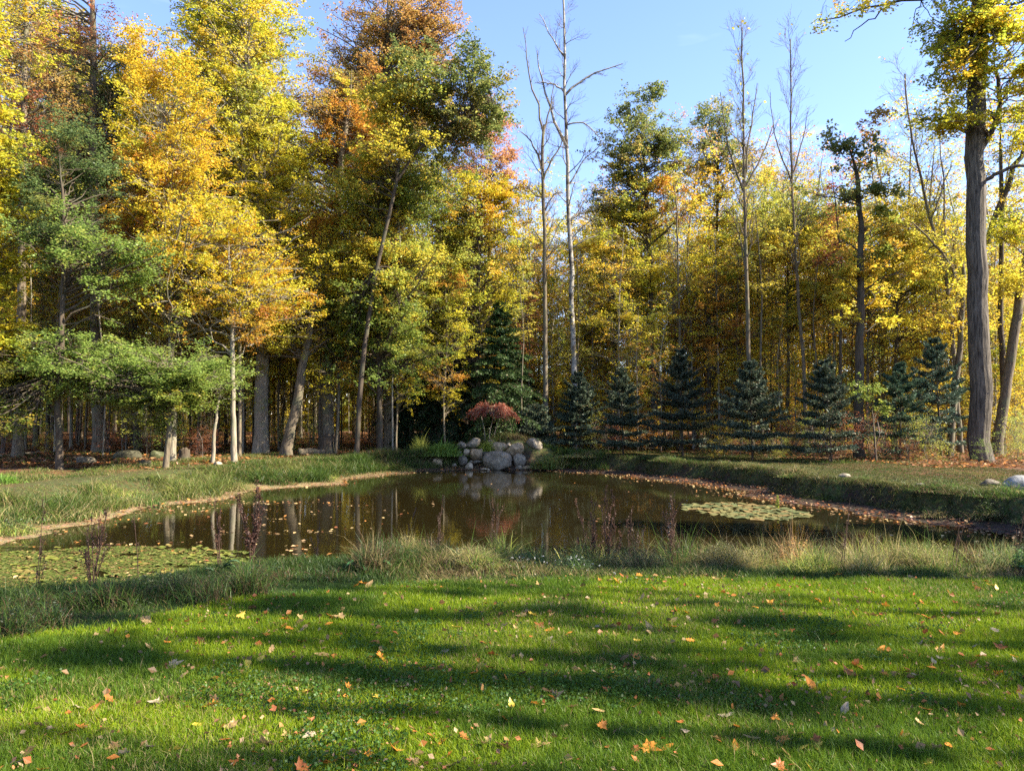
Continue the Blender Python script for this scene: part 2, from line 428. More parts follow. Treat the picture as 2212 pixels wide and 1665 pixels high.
def tree_geo(seed, trunk, r0, r1, blobs, pal, leaf=.11, n3=4, lp=8, flat=.75, spread=(.5, 1.3), thin=1.0, limbs=(), low=.12,
             droop=-.15, twigs=True, flare=.35, sides=10, fork=None, ridges=0):
    """trunk: (k,3) points; blobs: list of (centre, (rx,ry,rz), n[, pal]). Returns wood mesh data and leaf mesh data"""
    r = np.random.default_rng(seed)
    K = 26
    T = resample(trunk, K)
    hgt = T[-1, 2] - T[0, 2]
    T[1:-1] += (np.stack([n2(np.arange(K) * .5, np.full(K, seed * 1.7), 1, 1) - .5, n2(np.arange(K) * .5, np.full(K, seed * 2.9), 1, 2) - .5, np.zeros(K)], 1) * r0 * 1.1)[1:-1]
    tt = np.linspace(0, 1, K)
    R = r0 * (1 - tt) + r1 * tt
    R = R + r0 * flare * np.exp(-(T[:, 2] - T[0, 2]) / (r0 * 1.6 + .05))
    R = R * np.clip((1 - tt) / .14, .12, 1)
    V, Q = tubes(T[None], R[None], sides)
    an = n2(V[:, 2] * 1.3 + V[:, 0] * 3, V[:, 1] * 3, 1.5, seed % 9)[:, None] - .5
    ctr = np.repeat(T, sides, 0)
    V = V + (V - ctr) * an * (.35 if not ridges else .12)
    if ridges:
        rr_ = V - ctr; aa = np.arctan2(rr_[:, 1], rr_[:, 0]); q_ = n2(np.cos(aa) * 5 + V[:, 2] * .12, np.sin(aa) * 5 + V[:, 2] * .2, 1.6, 3, 2)[:, None] - .5
        V = V + rr_ * q_ * ridges * 5
    parts = [(V, Q)]
    # explicit limbs
    LP = []
    for lim, a, b in limbs:
        q = resample(lim, 9); q[1:-1] += r.normal(size=(7, 3)) * .05
        rr = np.linspace(a, b, 9)
        parts.append(tubes(q[None], rr[None], 6)); LP.append((q, rr))
    # targets
    tg, tp, rad = [], [], []
    for bl in blobs:
        c, (rx, ry, rz), n = bl[:3]
        u = unit(r.normal(size=(n, 3))) * (r.random((n, 1)) ** (.45))
        tg.append(np.asarray(c) + u * np.array([rx, ry, rz])); tp += [bl[3] if len(bl) > 3 else pal] * n
        rad += [1] * n
    if not tg: return join(parts), None
    tg = np.concatenate(tg); nT = len(tg)
    ex = np.concatenate([np.tile(np.array(bl[1]), (bl[2], 1)) for bl in blobs])
    tg = tg + r.normal(size=tg.shape) * ex * .3
    ax = np.interp(tg[:, 2], T[:, 2], T[:, 0]); ay = np.interp(tg[:, 2], T[:, 2], T[:, 1])
    hd = np.hypot(tg[:, 0] - ax, tg[:, 1] - ay)
    tier = .85 if hgt > 6 else .45
    zz = tg[:, 2] + hd * .18      # branches are held in loose tiers that sag outwards
    tg[:, 2] = np.round(zz / tier + r.random()) * tier - hd * .18 + r.normal(size=nT) * .14 * tier
    hor = np.hypot(tg[:, 0] - np.interp(tg[:, 2], T[:, 2], T[:, 0]), tg[:, 1] - np.interp(tg[:, 2], T[:, 2], T[:, 1]))
    za = np.clip(tg[:, 2] - hor * r.uniform(.25, .75, nT), T[0, 2] + hgt * low, T[-1, 2] - .02 * hgt)
    base = np.stack([np.interp(za, T[:, 2], T[:, 0]), np.interp(za, T[:, 2], T[:, 1]), za], 1)
    br = np.interp(za, T[:, 2], R)
    for q, rr in LP:      # let targets near a limb grow from it
        d = np.linalg.norm(tg[:, None] - q[None, 2:], axis=2); j = d.argmin(1); m = d.min(1) < np.linalg.norm(tg - base, axis=1) * .8
        base[m] = q[2:][j[m]]; br[m] = rr[2:][j[m]]
    mid = base * .5 + tg * .5; mid[:, 2] -= droop * hor * .5; mid += r.normal(size=mid.shape) * .12 * (hor[:, None] + .3)
    s = np.linspace(0, 1, 8)[None, :, None]
    P1 = base[:, None] * (1 - s) ** 2 + mid[:, None] * 2 * s * (1 - s) + tg[:, None] * s ** 2
    P1[:, 1:-1] += r.normal(size=(nT, 6, 3)) * .05
    Lh = np.linalg.norm(tg - base, axis=1)
    R1 = np.minimum(br * .45, .012 + Lh * .011)[:, None] * np.linspace(1, .3, 8)[None]
    parts.append(tubes(P1, R1, 4))
    P2, R2, i2 = kids(r, P1, R1, 6, .45, 1.0, (.35, 1.2), spread, 5, up=-.12, flat=.78, rr=.8)
    if twigs: parts.append(tubes(P2, R2, 3))
    P3, R3, i3 = kids(r, P2, R2, n3, .2, 1.0, (.4, 1.2), (spread[0] * .4, spread[1] * .5), 3, up=-.2, flat=.7)
    leaf *= .78; m = max(1, int(round(lp * 1.6 * thin)))
    pos, tan = sample_on(r, P3, m, .1)
    tid = np.repeat(i2[i3], m)
    pos = pos + r.normal(size=pos.shape) * np.array([.07, .07, .05])
    if True:   # ragged autumn crown: sprays lost here and there
        q = .62 * vnoise(pos * np.array([1, 1, 2.6]), .95, seed % 13) + .38 * vnoise(pos, 3.1, seed % 7)
        keep = q + r.normal(size=len(pos)) * .04 > .445 + (1 - thin) * .36
        pos, tan, tid = pos[keep], tan[keep], tid[keep]
    col = np.zeros((len(pos), 3)); tp = np.array(tp)
    for pn in set(tp.tolist()):
        mk = tp[tid] == pn
        if mk.any(): col[mk] = pal_colors(r, pn, tg, tid[mk], nT)
    lv = leaves(r, pos, leaf, col, flat=flat, tang=tan)
    return join(parts), lv

def put_tree(name, label, cat, group, geo, base, bark, lm=None, loc=None):
    (V, Q), lv = geo
    b = np.asarray(base)
    root = empty(name, tuple(b if loc is None else loc), label, cat, group)
    link("trunk", mk_mesh("trunk", V - b, [Q], bark, None, True), root)
    if lv is not None:
        LV, LI, LC = lv
        link("crown", mk_mesh("crown", LV - b, [LI], lm or LEAF, LC), root)
    return root

def hero(name, label, Y, tr, w, blobs, pal, bark=None, cat="tree", group=None, limbs=(), seed=None, dens=1.25, yr=None, **kw):
    """tr: [(u,v)..] trunk in photo directions at depth Y; w: widths (photo units) base, top; blobs (u,v,ru,rv,n[,dy[,pal]])"""
    pts = [at(u, v, Y) for u, v in tr]
    pts[0][2] = H1(pts[0][0], Y) - .12
    k = Y / F
    bl = []
    for b in blobs:
        dy = b[5] if len(b) > 5 else 0
        c = at(b[0], b[1], Y + dy)
        rx, rz = b[2] * k, b[3] * k
        ry = yr if yr else max(1.2, min(rx, 3.2))
        bl.append((c, (rx, ry, rz), int(b[4] * dens)) + ((b[6],) if len(b) > 6 else ()))
    lm = []
    for pl, a, e in limbs:
        q = [at(p[0], p[1], Y + (p[2] if len(p) > 2 else 0)) for p in pl]
        lm.append((q, a * k / 2, e * k / 2))
    hero.n += 1
    g = tree_geo(seed or 100 + hero.n, pts, w[0] * k / 2, max(.02, w[1] * k / 2), bl, pal, limbs=lm, **kw)
    return put_tree(name, label, cat, group, g, pts[0], bark or BARK_GREY)
hero.n = 0

# bare tree -----------------------------------------------------------
def bare(name, label, Y, tr, w, limbs, bark, seed, n1=26, t0=.35, L1=(1.2, 3.2), ang=(.35, .8), up=.5, tips=None, group=None, n2c=6, n3c=5, fork=None):
    r = np.random.default_rng(seed); k = Y / F
    pts = [at(u, v, Y) for u, v in tr]; pts[0][2] = H1(pts[0][0], Y) - .12
    K = 30; T = resample(pts, K); tt = np.linspace(0, 1, K)
    T[2:-1] += (np.stack([n2(np.arange(K) * .6, np.full(K, seed * 1.7), 1, 1) - .5, n2(np.arange(K) * .6, np.full(K, seed * 2.9), 1, 2) - .5, np.zeros(K)], 1) * w[0] * k * .7)[2:-1]
    r0, r1 = w[0] * k / 2, max(.012, w[1] * k / 2)
    R = r0 + (r1 - r0) * tt; R = R + r0 * .3 * np.exp(-(T[:, 2] - T[0, 2]) / (r0 * 2 + .05))
    parts = [tubes(T[None], R[None], 10)]
    Ps, Rs = [], []
    for pl, a, e in limbs:
        q = resample([at(p[0], p[1], Y + (p[2] if len(p) > 2 else 0)) for p in pl], 8); q[1:-1] += r.normal(size=(6, 3)) * .04
        Ps.append(q); Rs.append(np.linspace(a, e, 8) * k / 2)
    tw = []
    P1, R1, _ = kids(r, T[None], R[None], n1, t0, .99, ang, L1, 8, up=up, wig=.9, rr=.38)
    R1 = np.maximum(R1, .006)
    if Ps:
        P1 = np.concatenate([P1, np.stack(Ps)]); R1 = np.concatenate([R1, np.stack(Rs)])
    parts.append(tubes(P1, R1, 5))
    P2, R2, _ = kids(r, P1, R1, n2c, .2, .98, (.4, .9), (L1[0] * .35, L1[1] * .42), 6, up=up * .8, wig=.8, rr=.5); R2 = np.maximum(R2, .005)
    P3, R3, _ = kids(r, P2, R2, n3c, .2, 1.0, (.35, .9), (.2, .65), 4, up=up * .6, wig=.6, rr=.6); R3 = np.maximum(R3, .0042)
    base = pts[0]
    root = empty(name, tuple(base), label, "tree", group)
    V, Q = join(parts); link("trunk", mk_mesh("trunk", V - base, [Q], bark, None, True), root)
    V, Q = join([tubes(P2, R2, 3), tubes(P3, R3, 3)]); link("twigs", mk_mesh("twigs", V - base, [Q], TWIG, None, True), root)
    if tips:
        pal, n, sz, vmax = tips
        pos, tan = sample_on(r, P3, 2, .4)
        m = r.random(len(pos)) < n
        zz = at(0, vmax, Y)[2]; m &= pos[:, 2] < zz if vmax > 0 else m
        pos = pos[m]; tan = tan[m]
        if len(pos):
            c = pal_colors(r, pal, pos, np.arange(len(pos)), len(pos))
            LV, LI, LC = leaves(r, pos, sz, c, flat=.2, hang=1.2, tang=tan)
            link("leaves", mk_mesh("leaves", LV - base, [LI], LEAF, LC), root)
    return root

# ------------------------------------------------------------------ the trees one can tell apart, left wood edge
# far left yellow tree, mostly outside the frame, its sprays hanging in
hero("yellow_hickory", "yellow leafed tree whose sprays hang in at the photo's left border, trunk out of frame", 24, [(-85, 1010), (-75, 500), (-60, 0), (-50, -250)], (24, 10),
     [(5, 430, 60, 40, 12), (15, 560, 70, 40, 16), (0, 660, 50, 30, 10), (20, 810, 80, 32, 22), (10, 765, 60, 22, 10), (-60, 300, 110, 160, 34, 0, 'yelgreen'), (0, 100, 90, 90, 16, 0, 'yelgreen'), (15, 880, 60, 40, 12, 0, 'brightgreen'), (-120, 650, 110, 200, 36)],
     'yellow', leaf=.15, yr=1.6)
hero("hazel_tree", "dark forked trunk at the left with low flat green sprays beside the water meadow", 23.5, [(130, 1030), (128, 930), (122, 880), (132, 760), (138, 600), (140, 500), (128, 330)], (15, 5),
     [(45, 900, 80, 45, 24, 0, 'green'), (180, 850, 110, 60, 36, .5, 'brightgreen'), (40, 965, 60, 20, 8, 0, 'green'), (230, 610, 130, 50, 40, .5, 'brightgreen'), (150, 420, 90, 90, 44, 1.5, 'coolgreen'), (130, 560, 80, 50, 20, .8, 'coolgreen')],
     'brightgreen', BARK_DARK, leaf=.11, spread=(.4, 1.0), flat=.85, low=.3)
hero("slender_hornbeam", "slim grey leaning trunk before the left wood with broad flat green boughs at head height", 24.5, [(357, 1018), (366, 930), (368, 830), (372, 760)], (13, 6),
     [(280, 800, 150, 45, 46, 0, 'brightgreen'), (410, 800, 90, 38, 26, .3, 'brightgreen'), (330, 860, 110, 40, 30, .4, 'green'), (330, 915, 60, 22, 10, .2, 'green'), (230, 770, 60, 25, 10, .5, 'brightgreen'), (370, 850, 60, 40, 22, -.6, 'green'), (250, 850, 80, 40, 20, -.3, 'brightgreen')],
     'brightgreen', BARK_GREY, leaf=.105, spread=(.4, 1.0), flat=.9, low=.6)
hero("orange_yellow_maple", "tall slim maple of mottled yellow and orange, pale upper stem showing through its crown", 28, [(371, 1000), (374, 930), (370, 760), (371, 560), (366, 420), (358, 300), (350, 120)], (15, 4),
     [(370, 300, 110, 130, 62, 0), (400, 470, 150, 110, 84, 0), (460, 600, 190, 90, 90, 0), (340, 180, 70, 70, 22, 0, 'yelorange'), (300, 560, 80, 80, 26, .5, 'orange'), (560, 640, 130, 80, 54, .5), (330, 420, 70, 80, 24, -.5, 'orange'), (500, 700, 150, 60, 40, .5, 'mixed')],
     'yelorange', BARK_PALE, leaf=.115, seed=501, low=.3)
hero("big_yellow_maple", "biggest bright yellow maple, a high column of foliage on a thick pale trunk", 33, [(563, 968), (566, 860), (566, 640), (560, 400), (535, 150), (515, -60), (500, -200)], (30, 8),
     [(500, 60, 120, 110, 80), (490, 210, 150, 120, 100), (560, 330, 120, 90, 70), (450, 380, 110, 90, 50, .5), (600, 260, 50, 80, 20), (500, -120, 100, 100, 50), (560, 460, 130, 80, 60, 0, 'yellow'), (430, 30, 50, 70, 22, 1)],
     'yelgreen', BARK_PALE, leaf=.13, seed=502, low=.3)
hero("red_topped_maple", "thick tree at the left with sunlit flared base and thin reddish top", 34, [(216, 978), (212, 900), (208, 760), (204, 560), (203, 300), (201, 0), (200, -120)], (28, 9),
     [(110, 250, 110, 90, 44, 1, 'rustoak'), (190, 130, 90, 60, 26, 0, 'pink'), (60, 130, 80, 80, 26, 2, 'rustoak'), (260, 300, 100, 90, 40, 1, 'olive'), (280, 200, 70, 50, 26, 0, 'coolgreen'), (80, 40, 80, 40, 14, 1, 'yelgreen'), (180, 420, 110, 60, 30, 2, 'coolgreen')],
     'rustoak', BARK_GREY, leaf=.12, seed=503, low=.4, thin=.9)
hero("pale_straight_maple", "straight pale trunk standing at the shore meadow right of the thin leaning sapling", 27, [(507, 993), (504, 900), (502, 780), (497, 640), (494, 520)], (13, 6),
     [(470, 720, 120, 35, 22, .5, 'orange'), (520, 660, 110, 40, 26, .5), (440, 620, 110, 60, 26, 1)],
     'yelorange', BARK_PALE, leaf=.105, seed=504)
hero("leaning_sapling", "thinnest pale sapling leaning right between two straight trunks of the left wood edge", 27, [(459, 996), (463, 930), (471, 870), (480, 820)], (9, 4),
     [(440, 830, 45, 22, 10, 0, 'brightgreen'), (490, 850, 30, 25, 6, 0, 'green')], 'brightgreen', BARK_PALE, leaf=.095, seed=505)
hero("slanted_trunk_tree", "rough trunk slanting strongly to the right, dark below and sunlit above", 32, [(618, 972), (636, 890), (652, 800), (668, 720), (690, 560)], (24, 10),
     [(660, 700, 110, 50, 30, .6, 'yellow'), (600, 740, 90, 40, 16, .5, 'mixed'), (690, 620, 90, 60, 26, 1, 'yelorange')], 'yelorange', BARK_GREY, leaf=.11, seed=506, low=.5)
hero("companion_dark_trunk", "blackish trunk leaning beside the slanted sunlit one", 37, [(625, 950), (640, 850), (650, 740), (655, 560)], (20, 8),
     [(640, 540, 110, 70, 30, 1, 'yellow'), (600, 600, 90, 50, 20, 1, 'mixed')], 'yellow', BARK_DARK, leaf=.12, seed=507, low=.5)
hero("hollow_old_tree", "thick old trunk with a broken hollow foot in the left wood", 34, [(707, 955), (706, 880), (708, 780), (716, 600), (735, 380), (760, 150)], (29, 8),
     [(760, 300, 110, 90, 56, 1, 'orange'), (720, 200, 80, 70, 36, 1, 'rustoak'), (700, 440, 90, 90, 36, 1, 'mixed')], 'orange', BARK_GREY, leaf=.12, seed=508, low=.4)
hero("rust_crowned_oak", "tallest rust brown oak whose thin crown tops the wood left of the open sky", 37, [(842, 950), (836, 700), (826, 420), (830, 200), (842, -40)], (24, 8),
     [(850, 60, 110, 80, 70, 0, 'rustoak'), (930, 110, 70, 80, 44, 0, 'rustoak'), (780, 150, 90, 60, 40, 0, 'rustoak'), (740, 250, 90, 65, 60, -.8, 'orange'), (960, 60, 40, 40, 14, 0, 'rustoak'), (860, -50, 90, 60, 30, 0, 'rustoak'), (720, 330, 80, 55, 40, -.8, 'orange'), (900, 220, 90, 70, 30, 0, 'rustoak')],
     'rustoak', BARK_GREY, leaf=.125, seed=509, thin=.85, low=.45)
hero("forked_green_oak", "oak forking high up on a slim leaning stem, dark green leaves over a bare limb", 31, [(770, 972), (776, 870), (788, 740), (806, 620), (826, 520), (845, 440), (862, 365), (868, 250)], (12, 6),
     [(880, 200, 95, 65, 40, 0, 'mixed'), (970, 240, 90, 60, 34), (1050, 225, 60, 30, 15), (850, 290, 80, 60, 22, 0, 'mixed'), (1030, 130, 22, 30, 5), (900, 140, 50, 30, 16), (990, 180, 60, 30, 16), (1000, 300, 70, 30, 14), (820, 380, 80, 50, 22, .5, 'mixed'), (760, 700, 60, 50, 14, .8, 'green'), (870, 640, 60, 50, 14, .8, 'mixed')],
     'oakgreen', BARK_DARK, leaf=.14, seed=510, limbs=[([(852, 400), (880, 350), (920, 300), (958, 270), (1010, 250), (1060, 235)], 7, 3)], low=.55, yr=1.4)
hero("green_maple", "green maple filling the middle of the left wood above the slim leaning stem", 33, [(822, 960), (818, 760), (815, 500), (826, 360)], (12, 5),
     [(780, 500, 110, 70, 46, 0, 'mixed'), (870, 460, 90, 60, 36, 0, 'green'), (790, 690, 110, 60, 46, 0, 'green'), (860, 780, 90, 60, 34, 0, 'green'), (880, 600, 100, 60, 40, 0, 'mixed'), (740, 580, 80, 60, 22, 0, 'yelgreen'), (830, 840, 70, 40, 14, 0, 'brightgreen'), (950, 430, 80, 60, 26, 0, 'green'), (730, 790, 50, 30, 10, 0, 'brightgreen')],
     'green', BARK_DARK, leaf=.125, seed=511)
hero("mottled_maple", "yellow green and orange mottled tree between the dark conifer and the bare white trunks", 36, [(1035, 930), (1032, 700), (1036, 520), (1030, 330)], (12, 4),
     [(1000, 560, 90, 90, 54, 0, 'mixed'), (1050, 470, 70, 80, 40, 0, 'yelorange'), (940, 650, 90, 60, 40, -.5, 'olive'), (1020, 640, 90, 40, 24, 0, 'yelgreen'), (960, 500, 70, 60, 30, 0, 'mixed'), (930, 740, 80, 50, 26, 0, 'yelgreen')],
     'mixed', BARK_DARK, leaf=.125, seed=512)
hero("pink_orange_maple", "pinkish orange maple crown beside the sky gap with the white trunks", 40, [(1050, 930), (1052, 700), (1058, 500), (1062, 300)], (11, 4),
     [(1060, 290, 50, 60, 26), (1030, 380, 70, 60, 34), (1085, 350, 35, 50, 14), (1070, 440, 40, 50, 14, 0, 'yelorange'), (1010, 300, 40, 60, 14, 0, 'mixed')],
     'pink', BARK_DARK, leaf=.125, seed=513, thin=.9)
hero("green_grey_maple", "greyish green tree behind the orange maple at the upper left", 36, [(300, 950), (290, 700), (270, 400), (265, 200)], (16, 5),
     [(255, 260, 80, 90, 46, 0, 'coolgreen'), (180, 480, 110, 90, 50, 0, 'coolgreen'), (290, 380, 70, 60, 26, 0, 'mixed'), (260, 160, 50, 40, 14, 0, 'oakgreen'), (100, 350, 90, 80, 34, 0, 'olive')],
     'coolgreen', BARK_DARK, leaf=.12, seed=514)
hero("brown_oak", "brownish thinning oak filling the upper left corner", 31, [(40, 960), (48, 600), (52, 250), (60, -100)], (20, 8),
     [(40, 200, 110, 120, 60, 0, 'rustoak'), (60, 330, 110, 80, 44, 0, 'redbrown'), (30, 60, 90, 80, 30, 0, 'yelgreen'), (110, 440, 80, 50, 20, 0, 'olive')],
     'rustoak', BARK_GREY, leaf=.115, seed=515, thin=.8, low=.4)
hero("red_understory_maple", "low reddish brown maple in the shade of the left wood", 38, [(105, 950), (104, 800), (98, 600)], (9, 4),
     [(90, 520, 110, 30, 22), (100, 620, 100, 40, 22, 0, 'redbrown'), (70, 700, 80, 50, 24, 0, 'orange'), (220, 640, 80, 30, 12, 1)], 'redbrown', BARK_DARK, leaf=.11, seed=516)

# bare trees in the gap ------------------------------------------------
bare("white_barked_aspen", "tallest bare white trunk standing against the open sky, a bent limb reaching right", 37,
     [(1240, 960), (1240, 820), (1236, 640), (1230, 450), (1224, 300), (1219, 150), (1218, 60), (1216, -20)], (14, 4),
     [([(1226, 320), (1205, 280), (1185, 230), (1172, 170), (1160, 110)], 8, 2), ([(1222, 205), (1240, 180), (1275, 162), (1310, 148), (1345, 138)], 6, 2), ([(1219, 200), (1195, 180), (1165, 178)], 5, 2),
      ([(1219, 120), (1200, 95), (1180, 60), (1165, 30)], 4, 1.5), ([(1225, 270), (1262, 262), (1300, 300)], 4, 1.5), ([(1232, 480), (1252, 460), (1278, 455)], 5, 2), ([(1228, 400), (1260, 350), (1300, 310)], 4, 1.4)],
     BARK_BIRCH, 31, n1=22, t0=.42, L1=(1.0, 2.3), ang=(.6, 1.15))
bare("forking_bare_aspen", "shorter bare grey trunk forking just left of the tall white one", 36,
     [(1178, 960), (1178, 850), (1176, 640), (1176, 480), (1172, 380), (1173, 300), (1176, 270)], (12, 6),
     [([(1174, 372), (1160, 330), (1145, 300), (1125, 285)], 6, 2), ([(1174, 390), (1190, 350), (1206, 315), (1225, 290)], 5, 2), ([(1175, 290), (1168, 240), (1152, 200), (1140, 150), (1130, 60)], 5, 1.5),
      ([(1178, 455), (1195, 420), (1212, 415)], 4, 1.5), ([(1175, 430), (1150, 415), (1130, 395)], 4, 1.5), ([(1176, 280), (1190, 230), (1196, 180)], 4, 1.4)],
     BARK_GREY, 32, n1=20, t0=.5, L1=(1.0, 2.4), ang=(.5, 1.0))
bare("slim_bare_poplar", "slim bare tree with long upswept branches rising behind the broad dense spruce, few leaves", 34,
     [(1625, 960), (1618, 760), (1612, 560), (1607, 400), (1606, 250), (1604, 120), (1603, 60)], (12, 3),
     [([(1607, 415), (1590, 380), (1575, 330), (1560, 260), (1556, 200)], 6, 1.5), ([(1607, 410), (1625, 370), (1650, 330), (1670, 270)], 6, 1.5), ([(1606, 400), (1612, 330), (1628, 260), (1636, 180)], 5, 1.5)],
     BARK_GREY, 33, n1=30, t0=.42, L1=(1.2, 3.0), ang=(.25, .6), up=.7, tips=('olive', .05, .16, 0))
bare("wispy_bare_poplar", "wispy leafless tree between the slim poplar and the broken dark trunk", 36,
     [(1742, 960), (1738, 800), (1722, 620), (1712, 420), (1708, 250), (1708, 120), (1707, 85)], (9, 2.5),
     [([(1712, 400), (1690, 350), (1672, 290), (1664, 200)], 4, 1.2), ([(1711, 380), (1730, 320), (1745, 240)], 4, 1.2)],
     BARK_GREY, 34, n1=32, t0=.4, L1=(1.2, 2.7), ang=(.25, .6), up=.7, tips=('rustoak', .012, .15, 0))
bare("pale_leaning_birch", "thin sparse tree with pinkish remnant leaves left of the massive trunk", 34,
     [(2075, 960), (2060, 760), (2046, 620), (2030, 540), (2000, 430), (1975, 330), (1960, 220), (1955, 160)], (11, 3),
     [([(2040, 600), (2046, 500), (2035, 400), (2030, 300)], 6, 2), ([(2010, 470), (2030, 430), (2055, 350)], 4, 1.5), ([(2046, 520), (2010, 500), (1960, 490), (1900, 480)], 4, 1.2)],
     BARK_GREY, 35, n1=30, t0=.35, L1=(1.3, 3.0), ang=(.35, .8), up=.5, tips=('pink', .05, .12, 0))
bare("bare_sapling", "leafless sapling just left of the green topped oak", 38, [(1470, 900), (1468, 700), (1464, 560), (1462, 440), (1455, 400)], (8, 2.5), [], BARK_GREY, 36, n1=18, t0=.4, L1=(1, 2), tips=('mixed', .2, .13, 0))

# right side trees ------------------------------------------------------
hero("round_headed_oak", "green oak with a full rounded head standing alone against the sky at centre right", 40, [(1408, 950), (1410, 800), (1408, 600), (1400, 470), (1390, 330), (1385, 250)], (13, 4),
     [(1385, 330, 90, 70, 46), (1385, 265, 50, 40, 16), (1375, 410, 110, 55, 34, 0, 'mixed'), (1450, 330, 35, 35, 12), (1420, 235, 14, 18, 3), (1290, 440, 40, 25, 9), (1340, 470, 90, 40, 34, 0, 'mixed'), (1430, 460, 50, 25, 12, 0, 'orange')],
     'oakgreen', BARK_DARK, leaf=.145, seed=521, low=.45, yr=1.8)
hero("grey_green_oak", "grey green narrow oak left of the slim poplar", 42, [(1545, 950), (1545, 700), (1548, 500), (1552, 260)], (11, 4),
     [(1555, 270, 45, 45, 24, 0, 'oakgreen'), (1545, 350, 60, 50, 32, 0, 'oakgreen'), (1555, 430, 60, 50, 24, 0, 'mixed'), (1560, 510, 70, 50, 24, 0, 'mixed'), (1620, 330, 30, 40, 8, 0, 'oakgreen')],
     'oakgreen', BARK_DARK, leaf=.14, seed=522, thin=.9)
hero("golden_beech", "golden leaved tree behind the third spruce from the left", 41, [(1330, 950), (1330, 760), (1322, 560)], (9, 4),
     [(1310, 560, 100, 60, 44, 0, 'golden'), (1340, 680, 110, 70, 50, 0, 'yellow'), (1410, 590, 80, 60, 30, 0, 'mixed'), (1280, 760, 70, 60, 22, 0, 'golden')], 'golden', BARK_DARK, leaf=.12, seed=523)
hero("broken_top_tree", "dark shaggy trunk with a broken bent top and drooping dark leaf clusters", 30, [(1858, 1022), (1856, 930), (1858, 760), (1862, 560), (1857, 440), (1850, 380), (1832, 320), (1824, 288)], (22, 7),
     [(1840, 330, 40, 60, 3, 0, 'oakgreen'), (1790, 330, 26, 60, 3, 0, 'oakgreen'), (1880, 310, 26, 80, 3, 0, 'rustoak'), (1830, 430, 80, 40, 10, 0, 'oakgreen'), (1860, 520, 80, 60, 22, .6, 'mixed'), (1850, 640, 80, 60, 18, .6, 'golden')],
     'rustoak', BARK_DARK, leaf=.16, seed=524, spread=(.4, .9), low=.35, thin=.9)
hero("massive_tulip_tree", "most massive trunk in view, grey and furrowed, with yellow leaves at its top", 29, [(2124, 1000), (2119, 900), (2114, 760), (2111, 500), (2110, 300), (2112, 120), (2115, -60), (2118, -250)], (42, 30),
     [(2110, 60, 100, 100, 17, -1), (2190, 90, 90, 110, 18, -1.2), (2060, 180, 75, 80, 11, -1), (2040, 270, 45, 50, 9, -.5), (2190, 250, 60, 60, 8, -1), (2150, -60, 140, 80, 50, -1), (2200, 200, 40, 60, 10, -1), (1835, 24, 60, 24, 3, -1, 'mixed'), (1775, 45, 22, 22, 1, -1, 'rustoak'), (1900, 0, 60, 30, 2, -1, 'mixed'), (1960, 10, 60, 20, 1, -1, 'mixed'), (2060, 110, 50, 60, 16, -1)],
     'yellow', BARK_OAK, leaf=.15, seed=525, low=.75, flare=.12, sides=40, ridges=.05, yr=1.6,
     limbs=[([(2112, 340), (2140, 300), (2158, 250), (2162, 200), (2150, 150)], 14, 8), ([(2112, 400, 0), (2130, 382, -.3), (2170, 368, -.6), (2230, 355, -.8)], 10, 6),
            ([(2115, -40), (2050, -10), (1990, 2), (1930, 4), (1870, 22), (1800, 30), (1770, 45)], 11, 2), ([(2160, 205), (2190, 200), (2240, 195)], 7, 4), ([(1930, 4), (1880, 45), (1840, 70), (1825, 90)], 4, 1.5)])
hero("slanting_ash", "trunk slanting up to the right behind the massive furrowed one, its right edge sunlit", 33, [(2152, 1010), (2170, 880), (2192, 700), (2215, 560), (2250, 350), (2270, 150)], (22, 12),
     [(2230, 500, 90, 60, 18, 0, 'yellow'), (2200, 640, 60, 40, 10, 0, 'golden'), (2260, 250, 70, 90, 20, 0, 'yellow')], 'yellow', BARK_GREY, leaf=.13, seed=526, low=.4)
hero("forked_companion_tree", "dark trunk just right of the massive one, thinner and leaning off at mid height", 35, [(2165, 960), (2166, 800), (2160, 640), (2166, 430), (2160, 250)], (13, 7),
     [(2185, 300, 40, 60, 12, 0, 'yellow'), (2190, 420, 40, 60, 9, 0, 'yelgreen'), (2190, 760, 40, 50, 9, 0, 'yellow')], 'yellow', BARK_DARK, leaf=.13, seed=527, limbs=[([(2130, 530), (2160, 440), (2190, 370), (2215, 310)], 14, 10)])
hero("crooked_dark_trunk", "crooked dark trunk with shredded bark close left of the massive one", 32, [(2050, 1010), (2058, 900), (2072, 760), (2078, 640), (2084, 590), (2070, 540)], (15, 9),
     [(2060, 690, 70, 50, 14, 0, 'golden'), (2040, 560, 70, 60, 18, 0, 'golden')], 'golden', BARK_GREY, leaf=.13, seed=528, limbs=[([(2078, 620), (2050, 560), (2010, 520), (1970, 480)], 8, 3)])
hero("golden_maple", "golden maple filling the wood between the broken trunk and the massive one", 36, [(1930, 960), (1934, 800), (1940, 560)], (10, 4),
     [(1950, 500, 90, 50, 34, 0, 'golden'), (1980, 600, 100, 60, 40, 0, 'yellow'), (1900, 640, 90, 60, 34, 0, 'yellow'), (1990, 740, 80, 50, 20, 0, 'golden'), (1900, 560, 70, 50, 20, 0, 'golden')], 'golden', BARK_DARK, leaf=.125, seed=529)
hero("orange_birch", "orange tinged slim tree directly behind the two tallest spruces", 39, [(1530, 950), (1532, 800), (1528, 600)], (12, 5),
     [(1520, 700, 80, 60, 30, 0, 'orange'), (1490, 620, 90, 50, 26, 0, 'yellow'), (1580, 600, 70, 60, 24, 0, 'golden'), (1560, 780, 70, 60, 20, 0, 'golden')], 'golden', BARK_DARK, leaf=.125, seed=530)
